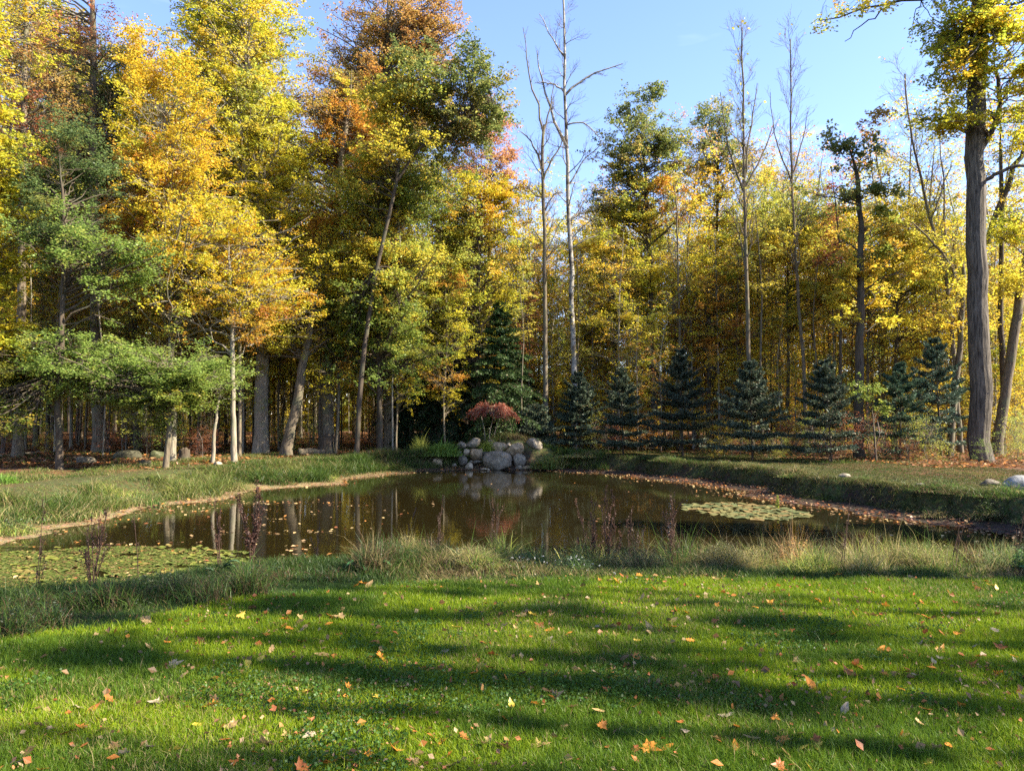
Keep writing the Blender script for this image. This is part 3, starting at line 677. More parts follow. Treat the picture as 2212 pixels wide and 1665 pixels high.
hero("lime_sapling", "small sapling with bright lime leaves between the right hand spruces", 27.5, [(1893, 1000), (1888, 930), (1884, 880)], (5, 2),
     [(1885, 860, 35, 24, 3), (1925, 885, 26, 14, 1)], 'green', BARK_GREY, leaf=.11, seed=531, spread=(.3, .7))
hero("olive_ash", "olive green tree in the wood behind the second spruce from the right", 38, [(1700, 950), (1703, 760), (1700, 560)], (9, 4),
     [(1680, 470, 80, 50, 24, 0, 'olive'), (1760, 450, 80, 40, 24, 0, 'oakgreen'), (1700, 560, 90, 50, 26, 0, 'golden'), (1760, 640, 90, 50, 28, 0, 'yellow'), (1690, 680, 80, 60, 24, 0, 'golden'), (1780, 540, 80, 50, 24, 0, 'mixed')], 'olive', BARK_DARK, leaf=.125, seed=532)

# ------------------------------------------------------------------ conifers
def conifer_geo(seed, Hh, Rm, nw, style='spruce', lowz=.12, per=8, fill=1.0, c1=(.03, .045, .024), c2=(.11, .135, .085)):
    r = np.random.default_rng(seed)
    K = 16
    T = np.zeros((K, 3)); T[:, 2] = np.linspace(-.15, Hh, K); T[1:-1, :2] += r.normal(size=(K - 2, 2)) * .012 * Hh / 4
    R = np.linspace(.022 * Hh * .6, .006, K)
    parts = [tubes(T[None], R[None], 7)]
    P1, L1 = [], []
    for w in range(nw):
        z = Hh * (lowz + (1 - lowz) * (w / (nw - 1)) ** .85) * .985 + r.normal() * .04
        if w == nw - 1: z = Hh * .97
        nb = int(per * (1 if style == 'spruce' else .9)) if z < Hh * .85 else 5
        a0 = r.uniform(0, 6.28)
        for b in range(nb):
            if r.random() > fill: continue
            a = a0 + b * 2 * np.pi / nb + r.normal() * .25
            ln = Rm * ((1 - z / Hh) ** .82 * 1.02 + .03) * r.uniform(.6, 1.2) * (.88 + .24 * math.sin(a * 2 + seed) ** 2)
            if style != 'spruce': ln *= r.uniform(.7, 1.15)
            s = np.linspace(0, 1, 8)
            k = z / Hh
            el = .15 + .75 * k ** 2 if style == 'spruce' else -.1 + .5 * k
            dz = s * ln * el - (s ** 2) * ln * (.22 if style == 'spruce' else .5) * (1 - k) + s ** 3 * ln * (.12 if style == 'spruce' else -.05)
            p = np.stack([np.cos(a) * s * ln, np.sin(a) * s * ln, z + r.normal() * .05 + dz], 1)
            P1.append(p); L1.append(ln)
    P1 = np.array(P1); L1 = np.array(L1)
    R1 = (.004 + .008 * L1)[:, None] * np.linspace(1, .3, 8)[None]
    parts.append(tubes(P1, R1, 4))
    # side twigs in the plane of the branch
    nt_ = 12
    B = len(P1)
    t = np.tile(np.linspace(.16, .97, nt_), (B, 1)) + r.uniform(-.03, .03, (B, nt_))
    f = np.clip(t * 7, 0, 6.99); i = f.astype(int); w = (f - i)[..., None]; bb = np.arange(B)[:, None]
    q = (P1[bb, i] * (1 - w) + P1[bb, i + 1] * w); tn = unit(P1[bb, i + 1] - P1[bb, i])
    side = unit(np.cross(tn, np.array([0, 0, 1.0])))
    tw = []
    for sg in (-1, 1):
        d = unit(tn * .75 + side * sg * r.uniform(.6, 1.0, (B, nt_, 1)) + r.normal(size=(B, nt_, 3)) * .1 + np.array([0, 0, -.12 if style != 'spruce' else .03]))
        ln = (L1[:, None] * .42 * (1.05 - t) + .07)[..., None] * r.uniform(.7, 1.2, (B, nt_, 1))
        s = np.linspace(0, 1, 3)[None, None, :, None]
        tw.append((q[:, :, None] + d[:, :, None] * ln[:, :, None] * s + np.array([0, 0, -.25 if style != 'spruce' else -.04]) * (s ** 2) * ln[:, :, None]).reshape(-1, 3, 3))
    P2 = np.concatenate(tw)
    parts.append(tubes(P2, np.full((len(P2), 3), .004) * np.array([1, .8, .4]), 3))
    dens = 34 if style == 'spruce' else 30
    l2 = np.linalg.norm(P2[:, -1] - P2[:, 0], axis=1)
    m = 20
    pos, tan = sample_on(r, P2, m, .0)
    ll = np.repeat(l2, m); keep = r.random(len(pos)) < np.clip(ll * 3.5, .4, 1)
    pos2, tan2 = sample_on(r, P1, 60, .2)
    pos = np.concatenate([pos[keep], pos2]); tan = np.concatenate([tan[keep], tan2])
    n = len(pos)
    side = unit(np.cross(tan, r.normal(size=(n, 3))))
    d = unit(tan * r.uniform(.4, 1, (n, 1)) + side * r.uniform(.5, 1, (n, 1)))
    wv = unit(np.cross(d, r.normal(size=(n, 3))))
    ln = (.10 if style == 'spruce' else .11) * r.uniform(.7, 1.3, (n, 1)); wd = (.019 if style == 'spruce' else .022)
    V = np.stack([pos - wv * wd * .5, pos + d * ln * .6 - wv * wd, pos + d * ln, pos + d * ln * .6 + wv * wd], 1).reshape(-1, 3)
    I = np.arange(n * 4).reshape(n, 4)
    k = np.clip(r.random(n) * .7 + .5 * np.clip(vnoise(pos, 1.1, seed) - .45, 0, 1), 0, 1)[:, None]
    c = np.array(c1) * (1 - k) + np.array(c2) * k
    old = (r.random(n) < .05)[:, None]
    c = np.where(old, np.array([[.12, .08, .04]]), c) * r.uniform(.75, 1.2, (n, 1))
    return join(parts), (V, I, np.repeat(c, 4, 0))

def conifer(name, label, cat, u, vtop, vbase, hw, Y, seed, group=None, **kw):
    b = at(u, vbase, Y); z = H1(b[0], Y) - .05
    top = at(u, vtop, Y)[2]; Hh = top - z
    (V, Q), (LV, LI, LC) = conifer_geo(seed, Hh, hw * 1.22 * Y / F, **kw)
    root = empty(name, (b[0], Y, z), label, cat, group)
    root.rotation_euler = (random.uniform(-.035, .035), random.uniform(-.045, .045), 0)
    link("trunk", mk_mesh("trunk", V, [Q], BARK_DARK, None, True), root)
    link("needles", mk_mesh("needles", LV, [LI], NEEDLE, LC), root)
    return root
SG = "blue spruces in a row along the far bank"
conifer("blue_spruce", "small low spruce tucked right behind the boulder heap", "spruce", 1160, 880, 962, 62, 35, 41, SG, nw=9)
conifer("blue_spruce", "soft rounded spruce first right of the boulders, at the foot of the white trunk", "spruce", 1256, 808, 965, 60, 35.5, 42, SG, nw=13, c1=(.03, .05, .028))
conifer("blue_spruce", "narrow pale tipped spruce left of the tallest one", "spruce", 1346, 800, 975, 62, 33.5, 43, SG, nw=11, fill=.85)
conifer("blue_spruce", "tallest darkest spruce with clearly separate tiers of branches", "spruce", 1474, 760, 985, 76, 32, 44, SG, nw=10, per=8, c1=(.02, .033, .02), c2=(.07, .088, .058))
conifer("blue_spruce", "broad dense spruce standing in front of the slim bare poplar", "spruce", 1626, 784, 1002, 84, 29, 45, SG, nw=12, fill=.92, c1=(.024, .040, .024))
conifer("blue_spruce", "spruce close left of the broken dark trunk, trunk visible below", "spruce", 1797, 780, 1008, 84, 27.5, 46, SG, nw=11, fill=.8, c2=(.10, .13, .085))
conifer("young_fir", "thin open fir right of the broken dark trunk", "fir", 1945, 790, 1010, 78, 29, 47, None, nw=12, per=6, fill=.75, c1=(.03, .06, .035), c2=(.10, .15, .08))
conifer("young_fir", "grey green open fir in front of the massive trunk's left side", "fir", 2035, 735, 1010, 95, 31, 48, None, nw=14, per=6, fill=.75, c1=(.035, .065, .045), c2=(.11, .16, .11))
conifer("hemlock", "large nearly black hemlock left of the red maple", "hemlock", 975, 690, 965, 125, 37.5, 49, None, nw=22, style='hemlock', per=9, c1=(.012, .03, .012), c2=(.035, .065, .022))
conifer("hemlock", "brighter green drooping hemlock behind the red maple", "hemlock", 1085, 650, 962, 110, 35.5, 50, None, nw=22, style='hemlock', per=9, c1=(.025, .055, .015), c2=(.085, .13, .035))
conifer("hemlock", "low dark hemlock at the wood edge left of the boulder heap", "hemlock", 895, 800, 965, 95, 38, 51, None, nw=14, style='hemlock', per=9, c1=(.012, .03, .012), c2=(.035, .06, .02))
conifer("hemlock", "dark hemlock between the red maple and the white trunk", "hemlock", 1130, 790, 960, 80, 40, 52, None, nw=16, style='hemlock', per=8, c1=(.015, .035, .015), c2=(.05, .08, .03))

# Japanese maple on the mound ----------------------------------------
def jmaple():
    Y = 33.6; k = Y / F; r = np.random.default_rng(61)
    base = at(1062, 955, Y); base[2] = H1(base[0], Y) - .05
    stems = [[(1056, 955), (1058, 930), (1066, 900)], [(1048, 952), (1046, 925), (1040, 900)], [(1066, 955), (1070, 925), (1080, 905)]]
    parts = []
    for s in stems:
        q = resample([at(a, b, Y + r.uniform(-.2, .2)) for a, b in s], 8); q[0, 2] = base[2]
        parts.append(tubes(q[None], np.linspace(.022, .010, 8)[None], 6))
    # umbrella of arching branches
    B = 60; a = r.uniform(0, 6.28, B); rad = 1.35 * r.uniform(.3, 1, B) ** .6; s = np.linspace(0, 1, 8)
    top = at(1062, 858, Y); c = at(1062, 898, Y)
    P = np.zeros((B, 8, 3))
    for i in range(B):
        x = c[0] + np.cos(a[i]) * rad[i] * s; y = c[1] + np.sin(a[i]) * rad[i] * .8 * s
        peak = (top[2] - c[2]) * (1 - .5 * rad[i] / 1.35) * r.uniform(.75, 1.05)
        z = c[2] + peak * np.sin(np.pi * np.clip(s * .8, 0, 1)) - s ** 2.5 * rad[i] * .26
        P[i] = np.stack([x, y, z], 1)
    R = np.full((B, 8), .012) * np.linspace(1, .3, 8)
    parts.append(tubes(P, R, 3))
    P2, R2, _ = kids(r, P, R, 10, .3, 1, (.3, .9), (.15, .35), 4, up=-.5, flat=.5)
    parts.append(tubes(P2, R2 * .6, 3))
    pos, tan = sample_on(r, P2, 9, 0); pos = pos + r.normal(size=pos.shape) * .03
    c_ = pal_colors(r, 'red', pos, np.arange(len(pos)), len(pos))
    LV, LI, LC = leaves(r, pos, .075, c_, flat=.35, hang=.9, tang=tan, aspect=.4)
    root = empty("japanese_maple", tuple(base), "low red umbrella shaped maple on the mound behind the boulders", "maple")
    V, Q = join(parts)
    link("trunk", mk_mesh("trunk", V - base, [Q], BARK_PALE, None, True), root)
    link("crown", mk_mesh("crown", LV - base, [LI], LEAF, LC), root)
jmaple()

# ------------------------------------------------------------------ the wood behind: shared kinds, many copies
def bg_kind(seed, Hh, Rm, crown0, pal, bark, n, leaf=.15, r0=.12, thin=1.0, pal2=None, spread=(.6, 1.5)):
    r = np.random.default_rng(seed)
    T = np.array([[0, 0, -.2], [r.normal() * .1, r.normal() * .1, Hh * .3], [r.normal() * .25, r.normal() * .25, Hh * .65], [r.normal() * .4, r.normal() * .4, Hh]])
    bl = []
    m = 8
    for i in range(m):
        z = Hh * (crown0 + (1 - crown0) * (i + .5) / m)
        s = math.sin(math.pi * min(.97, (i + 1.0) / (m + 1))) ** .6
        a = r.uniform(0, 6.28)
        bl.append((np.array([math.cos(a) * Rm * .3, math.sin(a) * Rm * .3, z]), (Rm * s, Rm * s, Hh * (1 - crown0) / m * .8), n // m, pal2 if (pal2 and r.random() < .4) else pal))
    (V, Q), (LV, LI, LC) = tree_geo(seed, T, r0, .03, bl, pal, leaf=leaf, n3=3, lp=6, low=crown0 * .6, thin=thin, sides=8, spread=spread, twigs=True)
    return mk_mesh("trunk", V, [Q], bark, None, True), mk_mesh("crown", LV, [LI], LEAF, LC), Hh
FULL = [bg_kind(241, 15, 2.6, .24, 'yellow', BARK_GREY, 150, leaf=.135, r0=.09, pal2='orange'), bg_kind(242, 15, 2.5, .26, 'yelgreen', BARK_DARK, 150, leaf=.135, r0=.1, pal2='green'),
        bg_kind(243, 15, 2.4, .22, 'mixed', BARK_PALE, 140, leaf=.135, r0=.08, pal2='yelorange'), bg_kind(244, 15, 2.4, .25, 'yelorange', BARK_DARK, 140, leaf=.135, r0=.09, pal2='golden')]
COLUMN = bg_kind(245, 14, .3, .18, 'olive', BARK_DARK, 170, leaf=.13, r0=.14, spread=(.12, .3))
TALL = [bg_kind(201, 22, 3.0, .34, 'yellow', BARK_GREY, 120, r0=.11, pal2='yelorange'), bg_kind(202, 22, 3.2, .38, 'green', BARK_DARK, 115, r0=.12, pal2='mixed'),
        bg_kind(203, 22, 2.8, .36, 'rustoak', BARK_GREY, 105, r0=.13, pal2='orange'), bg_kind(204, 22, 2.6, .45, 'yelgreen', BARK_PALE, 100, r0=.10), bg_kind(205, 22, 2.6, .5, 'olive', BARK_DARK, 85, r0=.15, pal2='redbrown')]
SAP = [bg_kind(211, 13, 1.9, .10, 'golden', BARK_PALE, 90, leaf=.13, r0=.07, pal2='yellow', thin=.9), bg_kind(212, 13, 1.8, .14, 'olive', BARK_GREY, 80, leaf=.13, r0=.09, pal2='golden', thin=.9),
       bg_kind(213, 13, 1.7, .08, 'yellow', BARK_PALE, 80, leaf=.13, r0=.06, pal2='orange', thin=.9), bg_kind(214, 13, 2.0, .16, 'mixed', BARK_GREY, 80, leaf=.135, r0=.10, pal2='golden', thin=.9), bg_kind(215, 13, 1.5, .2, 'orange', BARK_GREY, 60, leaf=.13, r0=.07, pal2='yellow', thin=.85)]
FEATHER = [bg_kind(216, 15, 1.5, .35, 'olive', BARK_GREY, 60, leaf=.13, r0=.07, pal2='golden', thin=.72), bg_kind(217, 15, 1.3, .4, 'golden', BARK_PALE, 50, leaf=.12, r0=.06, pal2='pink', thin=.68)]
POLE = [bg_kind(221, 15, .9, .55, 'olive', BARK_GREY, 20, r0=.07), bg_kind(222, 15, .8, .6, 'golden', BARK_PALE, 18, r0=.05), bg_kind(223, 15, 1.0, .5, 'redbrown', BARK_DARK, 24, r0=.10)]
def put_bg(kind, name, x, y, s, rz, label, group, sz=None):
    root = empty(name, (x, y, H1(x, y) - .05), label, "tree", group)
    root.scale = (s, s, sz or s); root.rotation_euler = (0, 0, rz)
    link("trunk", kind[0], root); link("crown", kind[1], root)
    return root
rb = random.Random(5)
used = []
def free(x, y, dmin):
    for a, b in used:
        if (a - x) ** 2 + (b - y) ** 2 < dmin * dmin: return False
    used.append((x, y)); return True
def skyline(u):
    pts = [(0, -250), (170, 60), (330, 60), (420, -200), (580, 0), (640, 160), (730, 60), (960, 40), (1020, 260), (1090, 400), (1180, 430), (1290, 440), (1330, 380), (1480, 380), (1640, 350), (1760, 350), (1860, 370), (1990, 350), (2090, 350), (2300, 300)]
    return float(np.interp(u, [p[0] for p in pts], [p[1] for p in pts]))
cnt = 0
for _ in range(4000):     # front row, right: golden foliage right behind the spruces
    if cnt >= 34: break
    Y = rb.uniform(35.5, 41); u = rb.uniform(1150, 2260); x = (u - U0) / F * Y
    if not free(x, Y, 1.0): continue
    vt = rb.uniform(430, 760); s = ((HOR - vt) / F * Y + 1.7) / 13
    put_bg(SAP[rb.choice([0, 0, 2, 2, 3, 1, 4])], "golden_edge_tree", x, Y, s * 1.05, rb.uniform(0, 6.28), "young golden leaved tree standing directly behind the row of spruces", "young golden trees behind the spruces", s); cnt += 1
for u, vt in ((1500, 260), (1545, 300), (1655, 330), (1690, 300), (1765, 300), (1800, 330), (1900, 290), (1925, 240), (1990, 220), (2030, 260), (2075, 330), (2140, 250), (1290, 400), (1455, 350), (1120, 400), (2190, 200)):
    Y = rb.uniform(37, 46); x = (u - U0) / F * Y; used.append((x, Y)); s = ((HOR - vt) / F * Y + 1.7) / 15
    put_bg(rb.choice(FEATHER), "feathery_tree", x, Y, s, rb.uniform(0, 6.28), "tall feathery tree with sparse leaves reaching above the sunlit right hand wood", "sparse feathery trees above the right hand wood", s)
cnt = 0
for _ in range(4000):     # front row, left
    if cnt >= 18: break
    Y = rb.uniform(33, 37.5); u = rb.uniform(-60, 1040); x = (u - U0) / F * Y
    if not free(x, Y, 1.8): continue
    s = rb.uniform(.5, .85)
    put_bg(FULL[rb.choice([0, 0, 1, 2, 3])], "edge_tree", x, Y, s, rb.uniform(0, 6.28), "lower leafy yellow or green tree filling the front of the left wood", "lower leafy trees at the front of the left wood"); cnt += 1
cnt = 0
for _ in range(4000):     # tall trees, left
    if cnt >= 56: break
    Y = rb.uniform(38, 84); u = rb.uniform(-260, 1075); x = (u - U0) / F * Y
    if not free(x, Y, 2.4): continue
    vt = skyline(u) + rb.uniform(-20, 260); Hn = (HOR - vt) / F * Y + 1.7
    kd = rb.choice(TALL); s = max(.45, min(1.25, Hn / 22))
    put_bg(kd, "forest_tree", x, Y, s, rb.uniform(0, 6.28), "tall autumn tree standing in the depth of the left wood", "tall trees deep in the left wood"); cnt += 1
cnt = 0
for _ in range(4000):     # middle storey, left: full leafy crowns close behind the edge
    if cnt >= 36: break
    Y = rb.uniform(35, 56); u = rb.uniform(-200, 1085); x = (u - U0) / F * Y
    if not free(x, Y, 1.9): continue
    s = rb.uniform(.55, 1.1) if u < 950 else rb.uniform(.5, .8)
    put_bg(FULL[0 if u < 400 and rb.random() < .4 else rb.randrange(4)], "mid_height_tree", x, Y, s, rb.uniform(0, 6.28), "mid height yellow green tree just behind the edge of the left wood", "mid height trees along the left wood edge"); cnt += 1
cnt = 0
for _ in range(4000):     # understory left, low foliage
    if cnt >= 34: break
    Y = rb.uniform(40, 80); u = rb.uniform(-150, 1100); x = (u - U0) / F * Y
    if not free(x, Y, 1.3): continue
    s = rb.uniform(.35, .75)
    put_bg(rb.choice(SAP), "understory_tree", x, Y, s, rb.uniform(0, 6.28), "small leafy tree growing under the tall trees of the left wood", "understory trees of the left wood"); cnt += 1
cnt = 0
for _ in range(4000):     # thin bare poles, left interior
    if cnt >= 105: break
    Y = rb.uniform(31, 75); u = rb.uniform(-100, 960); x = (u - U0) / F * Y
    if not free(x, Y, .8): continue
    put_bg(rb.choice(POLE), "thin_trunk", x, Y, rb.uniform(.6, 1.15), rb.uniform(0, 6.28), "thin bare pole like trunk in the shade of the left wood", "thin trunks in the left wood"); cnt += 1
cnt = 0
for _ in range(6000):     # golden wood, right
    if cnt >= 104: break
    Y = rb.uniform(37.5, 66); u = rb.uniform(1085, 2290); x = (u - U0) / F * Y
    if x > 21 and Y > 40 and not (Y > 52 and rb.random() < .6): continue
    if not free(x, Y, 1.05): continue
    vt = skyline(u) - 25 + rb.uniform(0, 190) + (rb.random() < .3) * 160; Hn = (HOR - vt) / F * Y + 1.7
    s = max(.35, min(1.5, Hn / 13))
    put_bg(rb.choice(SAP), "golden_wood_tree", x, Y, s, rb.uniform(0, 6.28), "slender golden or olive leaved tree in the sunlit wood behind the spruces", "slender trees in the sunlit wood at the right", sz=s); cnt += 1
cnt = 0
for _ in range(4000):
    if cnt >= 60: break
    Y = rb.uniform(34.5, 60); u = rb.uniform(1120, 2260); x = (u - U0) / F * Y
    if not free(x, Y, .9): continue
    put_bg(rb.choice(POLE), "slim_pole_tree", x, Y, rb.uniform(.5, .95), rb.uniform(0, 6.28), "very thin upright trunk in the sunlit wood behind the spruces", "thin trunks in the sunlit wood at the right"); cnt += 1
# low shrubs under the right wood edge
SHRUB = [bg_kind(230, 3.4, .9, .05, 'golden', TWIG, 26, leaf=.09, r0=.015), bg_kind(231, 2.4, .8, .1, 'olive', TWIG, 26, leaf=.07, r0=.012), bg_kind(232, 2.4, .7, .1, 'brightgreen', TWIG, 22, leaf=.07, r0=.012), bg_kind(233, 2.4, .8, .15, 'redbrown', TWIG, 20, leaf=.07, r0=.012)]
for i in range(120):
    for _ in range(40):
        right = rb.random() < .7
        u = rb.uniform(1200, 2290) if right else rb.uniform(-60, 900)
        Y = rb.uniform(27, 46) if right else rb.uniform(30, 48)
        x = (u - U0) / F * Y
        d = float(sdf(np.array([x]), np.array([Y]))[0])
        if d > (4.0 if right else 7) and free(x, Y, .6): break
    o = empty("woodland_shrub", (x, Y, H1(x, Y) - .03), "knee to chest high shrub at the foot of the right hand wood" if right else "low shrub on the leaf covered floor of the left wood", "shrub", "shrubs along the right wood edge" if right else "shrubs on the left wood floor")
    s = rb.uniform(.3, .75) * (1.5 if Y > 40 else 1); o.scale = (s, s, s); o.rotation_euler = (0, 0, rb.uniform(0, 6))
    k = rb.choice(SHRUB[1:] if (u > 1850 and Y < 40) else SHRUB); link("stems", k[0], o); link("foliage", k[1], o)
# trees on the sunny side, right of the photograph: they cast the shade on lawn and bank
OFF = [(15, 4.78, 1.3, .45), (24, 4.62, 1.8, .55), (8.4, 5.3, .6, .3), (17, 6.2, 1.4, .42), (25, 6.5, 1.8, .5), (19, 7.3, 1.4, .2), (9.5, 4.1, .6, .25), (30, 5.6, 2.1, .4), (14, 3.55, 1.1, .2), (27, 3.3, 1.9, .3),
       (21, 5.15, 1.6, .22), (12, 7.0, 1.0, .22), (14, 8.8, 1.0, .8), (16.5, 10.6, 1.0, 1.4), (20, 12.8, 1.0, 2), (22, 16.0, 1.0, 2.4)]
for i, (x, yc, s, wd) in enumerate(OFF):     # (distance right, where its shade crosses the lawn's middle, height, width)
    o = put_bg(COLUMN, "shade_tree", x, yc - .176 * x, s, i * 1.3, "narrow tree right of the lawn, outside the photograph, casting striped shade", "trees along the lawn's right side", s)
    o.scale = (wd, wd, s)

# far-off wood closing the view
def far_wood():
    r = np.random.default_rng(77); n = 120000
    ang = r.uniform(-.95, .95, n); Y = r.uniform(84, 112, n); x = np.tan(ang) * Y
    top = np.where(x < 0, 19, 6.5) + 5 * (n2(x, Y, .12, 4) - .5)
    z = r.random(n) ** 1.25 * top
    pos = np.stack([x, Y, z], 1)
    c = pal_colors(r, 'golden', pos, np.arange(n), n) * .9
    c2 = pal_colors(r, 'olive', pos, np.arange(n), n) * .7
    k = (vnoise(pos, .2, 6) > .5)[:, None]; c = np.where(k, c, c2)
    LV, LI, LC = leaves(r, pos, .8, c, flat=.2)
    m = 260; xx = np.tan(r.uniform(-.9, .9, m)) * 86; P = np.zeros((m, 4, 3)); P[:, :, 0] = xx[:, None] + r.normal(size=(m, 4)) * .2; P[:, :, 1] = r.uniform(83, 96, m)[:, None]; P[:, :, 2] = np.linspace(-.5, 12, 4)[None]
    V, Q = tubes(P, np.repeat(r.uniform(.06, .2, (m, 1)), 4, 1), 5)
    me = mk_mesh("distant_woods", np.concatenate([LV, V]), [LI, Q + len(LV)], [LEAF, BARK_GREY], np.concatenate([LC, np.full((len(V), 3), .1)]), False, [0] * len(LI) + [1] * len(Q))
    tag(link("distant_woods", me), "distant mass of golden and olive woodland closing the view", "woodland", None, "stuff")
far_wood()

# ------------------------------------------------------------------ boulders
def rock_mesh(seed, sx, sy, sz, ang=.5, tint=(.24, .215, .18), sub=4):
    r = np.random.default_rng(seed)
    bm = bmesh.new(); bmesh.ops.create_icosphere(bm, subdivisions=sub, radius=1)
    V = np.array([v.co[:] for v in bm.verts]); Fc = np.array([[v.index for v in f.verts] for f in bm.faces]); bm.free()
    U = V.copy()
    for _ in range(int(7 + 9 * ang)):     # broad worn facets
        n = unit(r.normal(size=3)); h = r.uniform(.62, .95) - .12 * ang
        t = U @ n; U = U - np.maximum(0, t - h)[:, None] * n * r.uniform(.75, .97)
    U = U * (1 + (fbm(V, 1.4, seed % 7, 3) - .5)[:, None] * .38) * (1 + (fbm(V, 6, seed % 5, 2) - .5)[:, None] * .07)
    ext = (U.max(0) - U.min(0)) / 2; U = (U - (U.max(0) + U.min(0)) / 2) / ext * np.array([sx, sy, sz]) / 2
    c = np.repeat(np.array(tint)[None], len(U), 0) * (.75 + .5 * fbm(V, 2.2, seed % 11, 3))[:, None]
    lich = sstep(.60, .68, fbm(V, 3.1, seed % 6 + 2, 3))[:, None] * .35
    c = c * (1 - lich) + np.array([[.19, .19, .14]]) * lich
    return mk_mesh("boulder", U, [Fc], ROCKM, c, True)
RG = "boulders heaped on the far bank"
WARM, GREY, DARKR, PALE = (.27, .195, .115), (.195, .16, .115), (.105, .088, .064), (.32, .255, .17)
ROCKS = [ # cx, cy, w, h (photo close-up units), depth offset, angularity, tint, tilt, label
 (995, 868, 335, 205, -.1, .2, GREY, -4, "largest round grey boulder at the waterline, centre of the heap"),
 (1265, 868, 150, 160, -.05, .2, GREY, 10, "egg shaped grey boulder right of the largest one"),
 (1205, 752, 225, 150, .35, .9, WARM, 22, "slanting angular boulder with a sunlit right face above the egg shaped one"),
 (1010, 718, 215, 125, .5, .5, WARM, -8, "tan flat topped boulder under the yellow green groundcover"),
 (750, 802, 172, 145, .3, .6, WARM, -6, "blocky tan boulder left of and above the largest one"),
 (1420, 692, 215, 160, .8, .6, GREY, 4, "broad boulder at the heap's right end with a bright right side"),
 (1255, 640, 115, 92, 1.3, .3, DARKR, 0, "dark bluish boulder at the back, top right of the heap"),
 (700, 668, 200, 112, .9, .4, GREY, 14, "rounded grey boulder at the upper left of the heap"),
 (572, 692, 108, 88, .7, .3, GREY, 0, "medium grey boulder at the heap's upper left corner"),
 (627, 772, 72, 78, .2, .2, PALE, -20, "small pale oval stone between the left boulders"),
 (588, 872, 108, 120, .0, .4, DARKR, 6, "dark upright stone at the lower left of the heap"),
 (660, 940, 92, 82, -.35, .6, PALE, 0, "small whitish stone at the waterline left of the largest boulder"),
 (290, 912, 140, 128, -.2, 1.0, WARM, 0, "lone pointed triangular rock left of the heap, at the waterline"),
 (845, 975, 125, 32, -.55, .4, PALE, 0, "flat pale stone lying low in front of the heap"),
 (1250, 958, 85, 56, -.4, .4, GREY, 0, "small squarish stone below the egg shaped boulder"),
 (1355, 955, 120, 44, -.35, .5, WARM, -4, "flat tan stone right of the small squarish one"),
 (850, 782, 80, 62, .35, .4, DARKR, 0, "small dark stone wedged above the largest boulder's left shoulder"),
 (1135, 690, 74, 68, .75, .3, PALE, 0, "small pale rounded stone between the two topmost tan boulders"),
 (1085, 622, 96, 62, 1.2, .4, DARKR, 0, "dark stone at the very top middle of the heap"),
 (740, 890, 150, 44, .0, .7, DARKR, 8, "dark slab lying tilted under the blocky tan boulder"),
 (1590, 908, 95, 62, -.1, .5, DARKR, 0, "dark rounded stone in the bank right of the heap"),
 (1690, 917, 112, 30, -.1, .9, GREY, -6, "plank shaped flat stone in the bank right of the heap"),
 (1725, 950, 130, 28, -.3, .9, DARKR, 4, "lower dark plank shaped stone right of the heap"),
 (545, 792, 62, 84, .45, .3, GREY, 0, "narrow grey stone at the heap's left edge"),
 (920, 660, 120, 70, .9, .4, DARKR, 0, "dark stone behind the tan flat topped boulder"),
 (1330, 800, 60, 90, .5, .4, DARKR, 0, "dark stone in the gap under the broad right boulder"),
 (480, 925, 60, 40, -.2, .4, GREY, 0, "small stone half hidden in grass left of the heap"),
]
YR = 32.3
for i, (cx, cy, w, h, dy, an, ti, tl, lb) in enumerate(ROCKS):
    u, v = 892.9 + cx / 5.486, 835.3 + cy / 5.486
    Y = YR + dy; k = Y / F / 5.486
    p = at(u, v, Y); sx, sz = w * k * 1.04, h * k * 1.12
    o = link("boulder", rock_mesh(300 + i, sx, max(.35, min(sx, sz * 1.4)), sz, an, ti), None, tuple(p + np.array([0, .1, -.02])))
    o.rotation_euler = (0, math.radians(-tl), 0)
    tag(o, lb, "boulder", RG)
rk = random.Random(77)
for i in range(22):
    cx, cy = rk.uniform(560, 1480), rk.uniform(640, 960)
    if cy < 700 and cx < 650: cy += 80
    u, v = 892.9 + cx / 5.486, 835.3 + cy / 5.486; Y = YR + .15 + (960 - cy) / 260; p = at(u, v, Y); s = rk.uniform(.16, .34)
    o = link("boulder", rock_mesh(350 + i, s, s * .9, s * rk.uniform(.6, .9), rk.uniform(.2, .7), rk.choice([WARM, GREY, DARKR, PALE, GREY]), 3), None, tuple(p))
    tag(o, "one of many small stones filling gaps between the heap's named boulders", "stone", "small stones filling the boulder heap")
def stone(u, v, w, h, Y, seed, tint, lb, an=.5, cat="stone", name="stone", sink=.25, grp=None):
    k = Y / F; p = at(u, v, Y); z = H1(p[0], Y); hh = h * k * 1.15
    o = link(name, rock_mesh(seed, w * k, w * k * .8, hh, an, tint, 3), None, (p[0], Y, max(z, WZ) + hh * (.5 - sink)))
    return tag(o, lb, cat, grp)
stone(2200, 1115, 66, 36, 17.2, 401, (.2, .2, .2), "smooth grey boulder on the muddy shore at the right photo border", .2, "boulder", "boulder")
stone(2140, 1108, 40, 16, 18.3, 402, DARKR, "flat dark stone among fallen leaves left of the smooth grey boulder")
stone(1826, 1076, 26, 10, 20.8, 403, GREY, "single grey stone on the leafy shore under hanging grass roots")
stone(1990, 1110, 26, 8, 18.2, 405, DARKR, "low dark stone halfway along the muddy right shore")
stone(189, 1003, 40, 18, 27, 404, DARKR, "pale rock in the grass at the edge of the left wood", .3)
stone(279, 985, 62, 30, 30, 406, (.05, .047, .028), "long mossy boulder lying across the left wood floor", .3, "boulder", "boulder", .45)
stone(342, 986, 40, 28, 30, 407, (.055, .06, .022), "rounded mossy boulder right of the long mossy one", .2, "boulder", "boulder", .45)
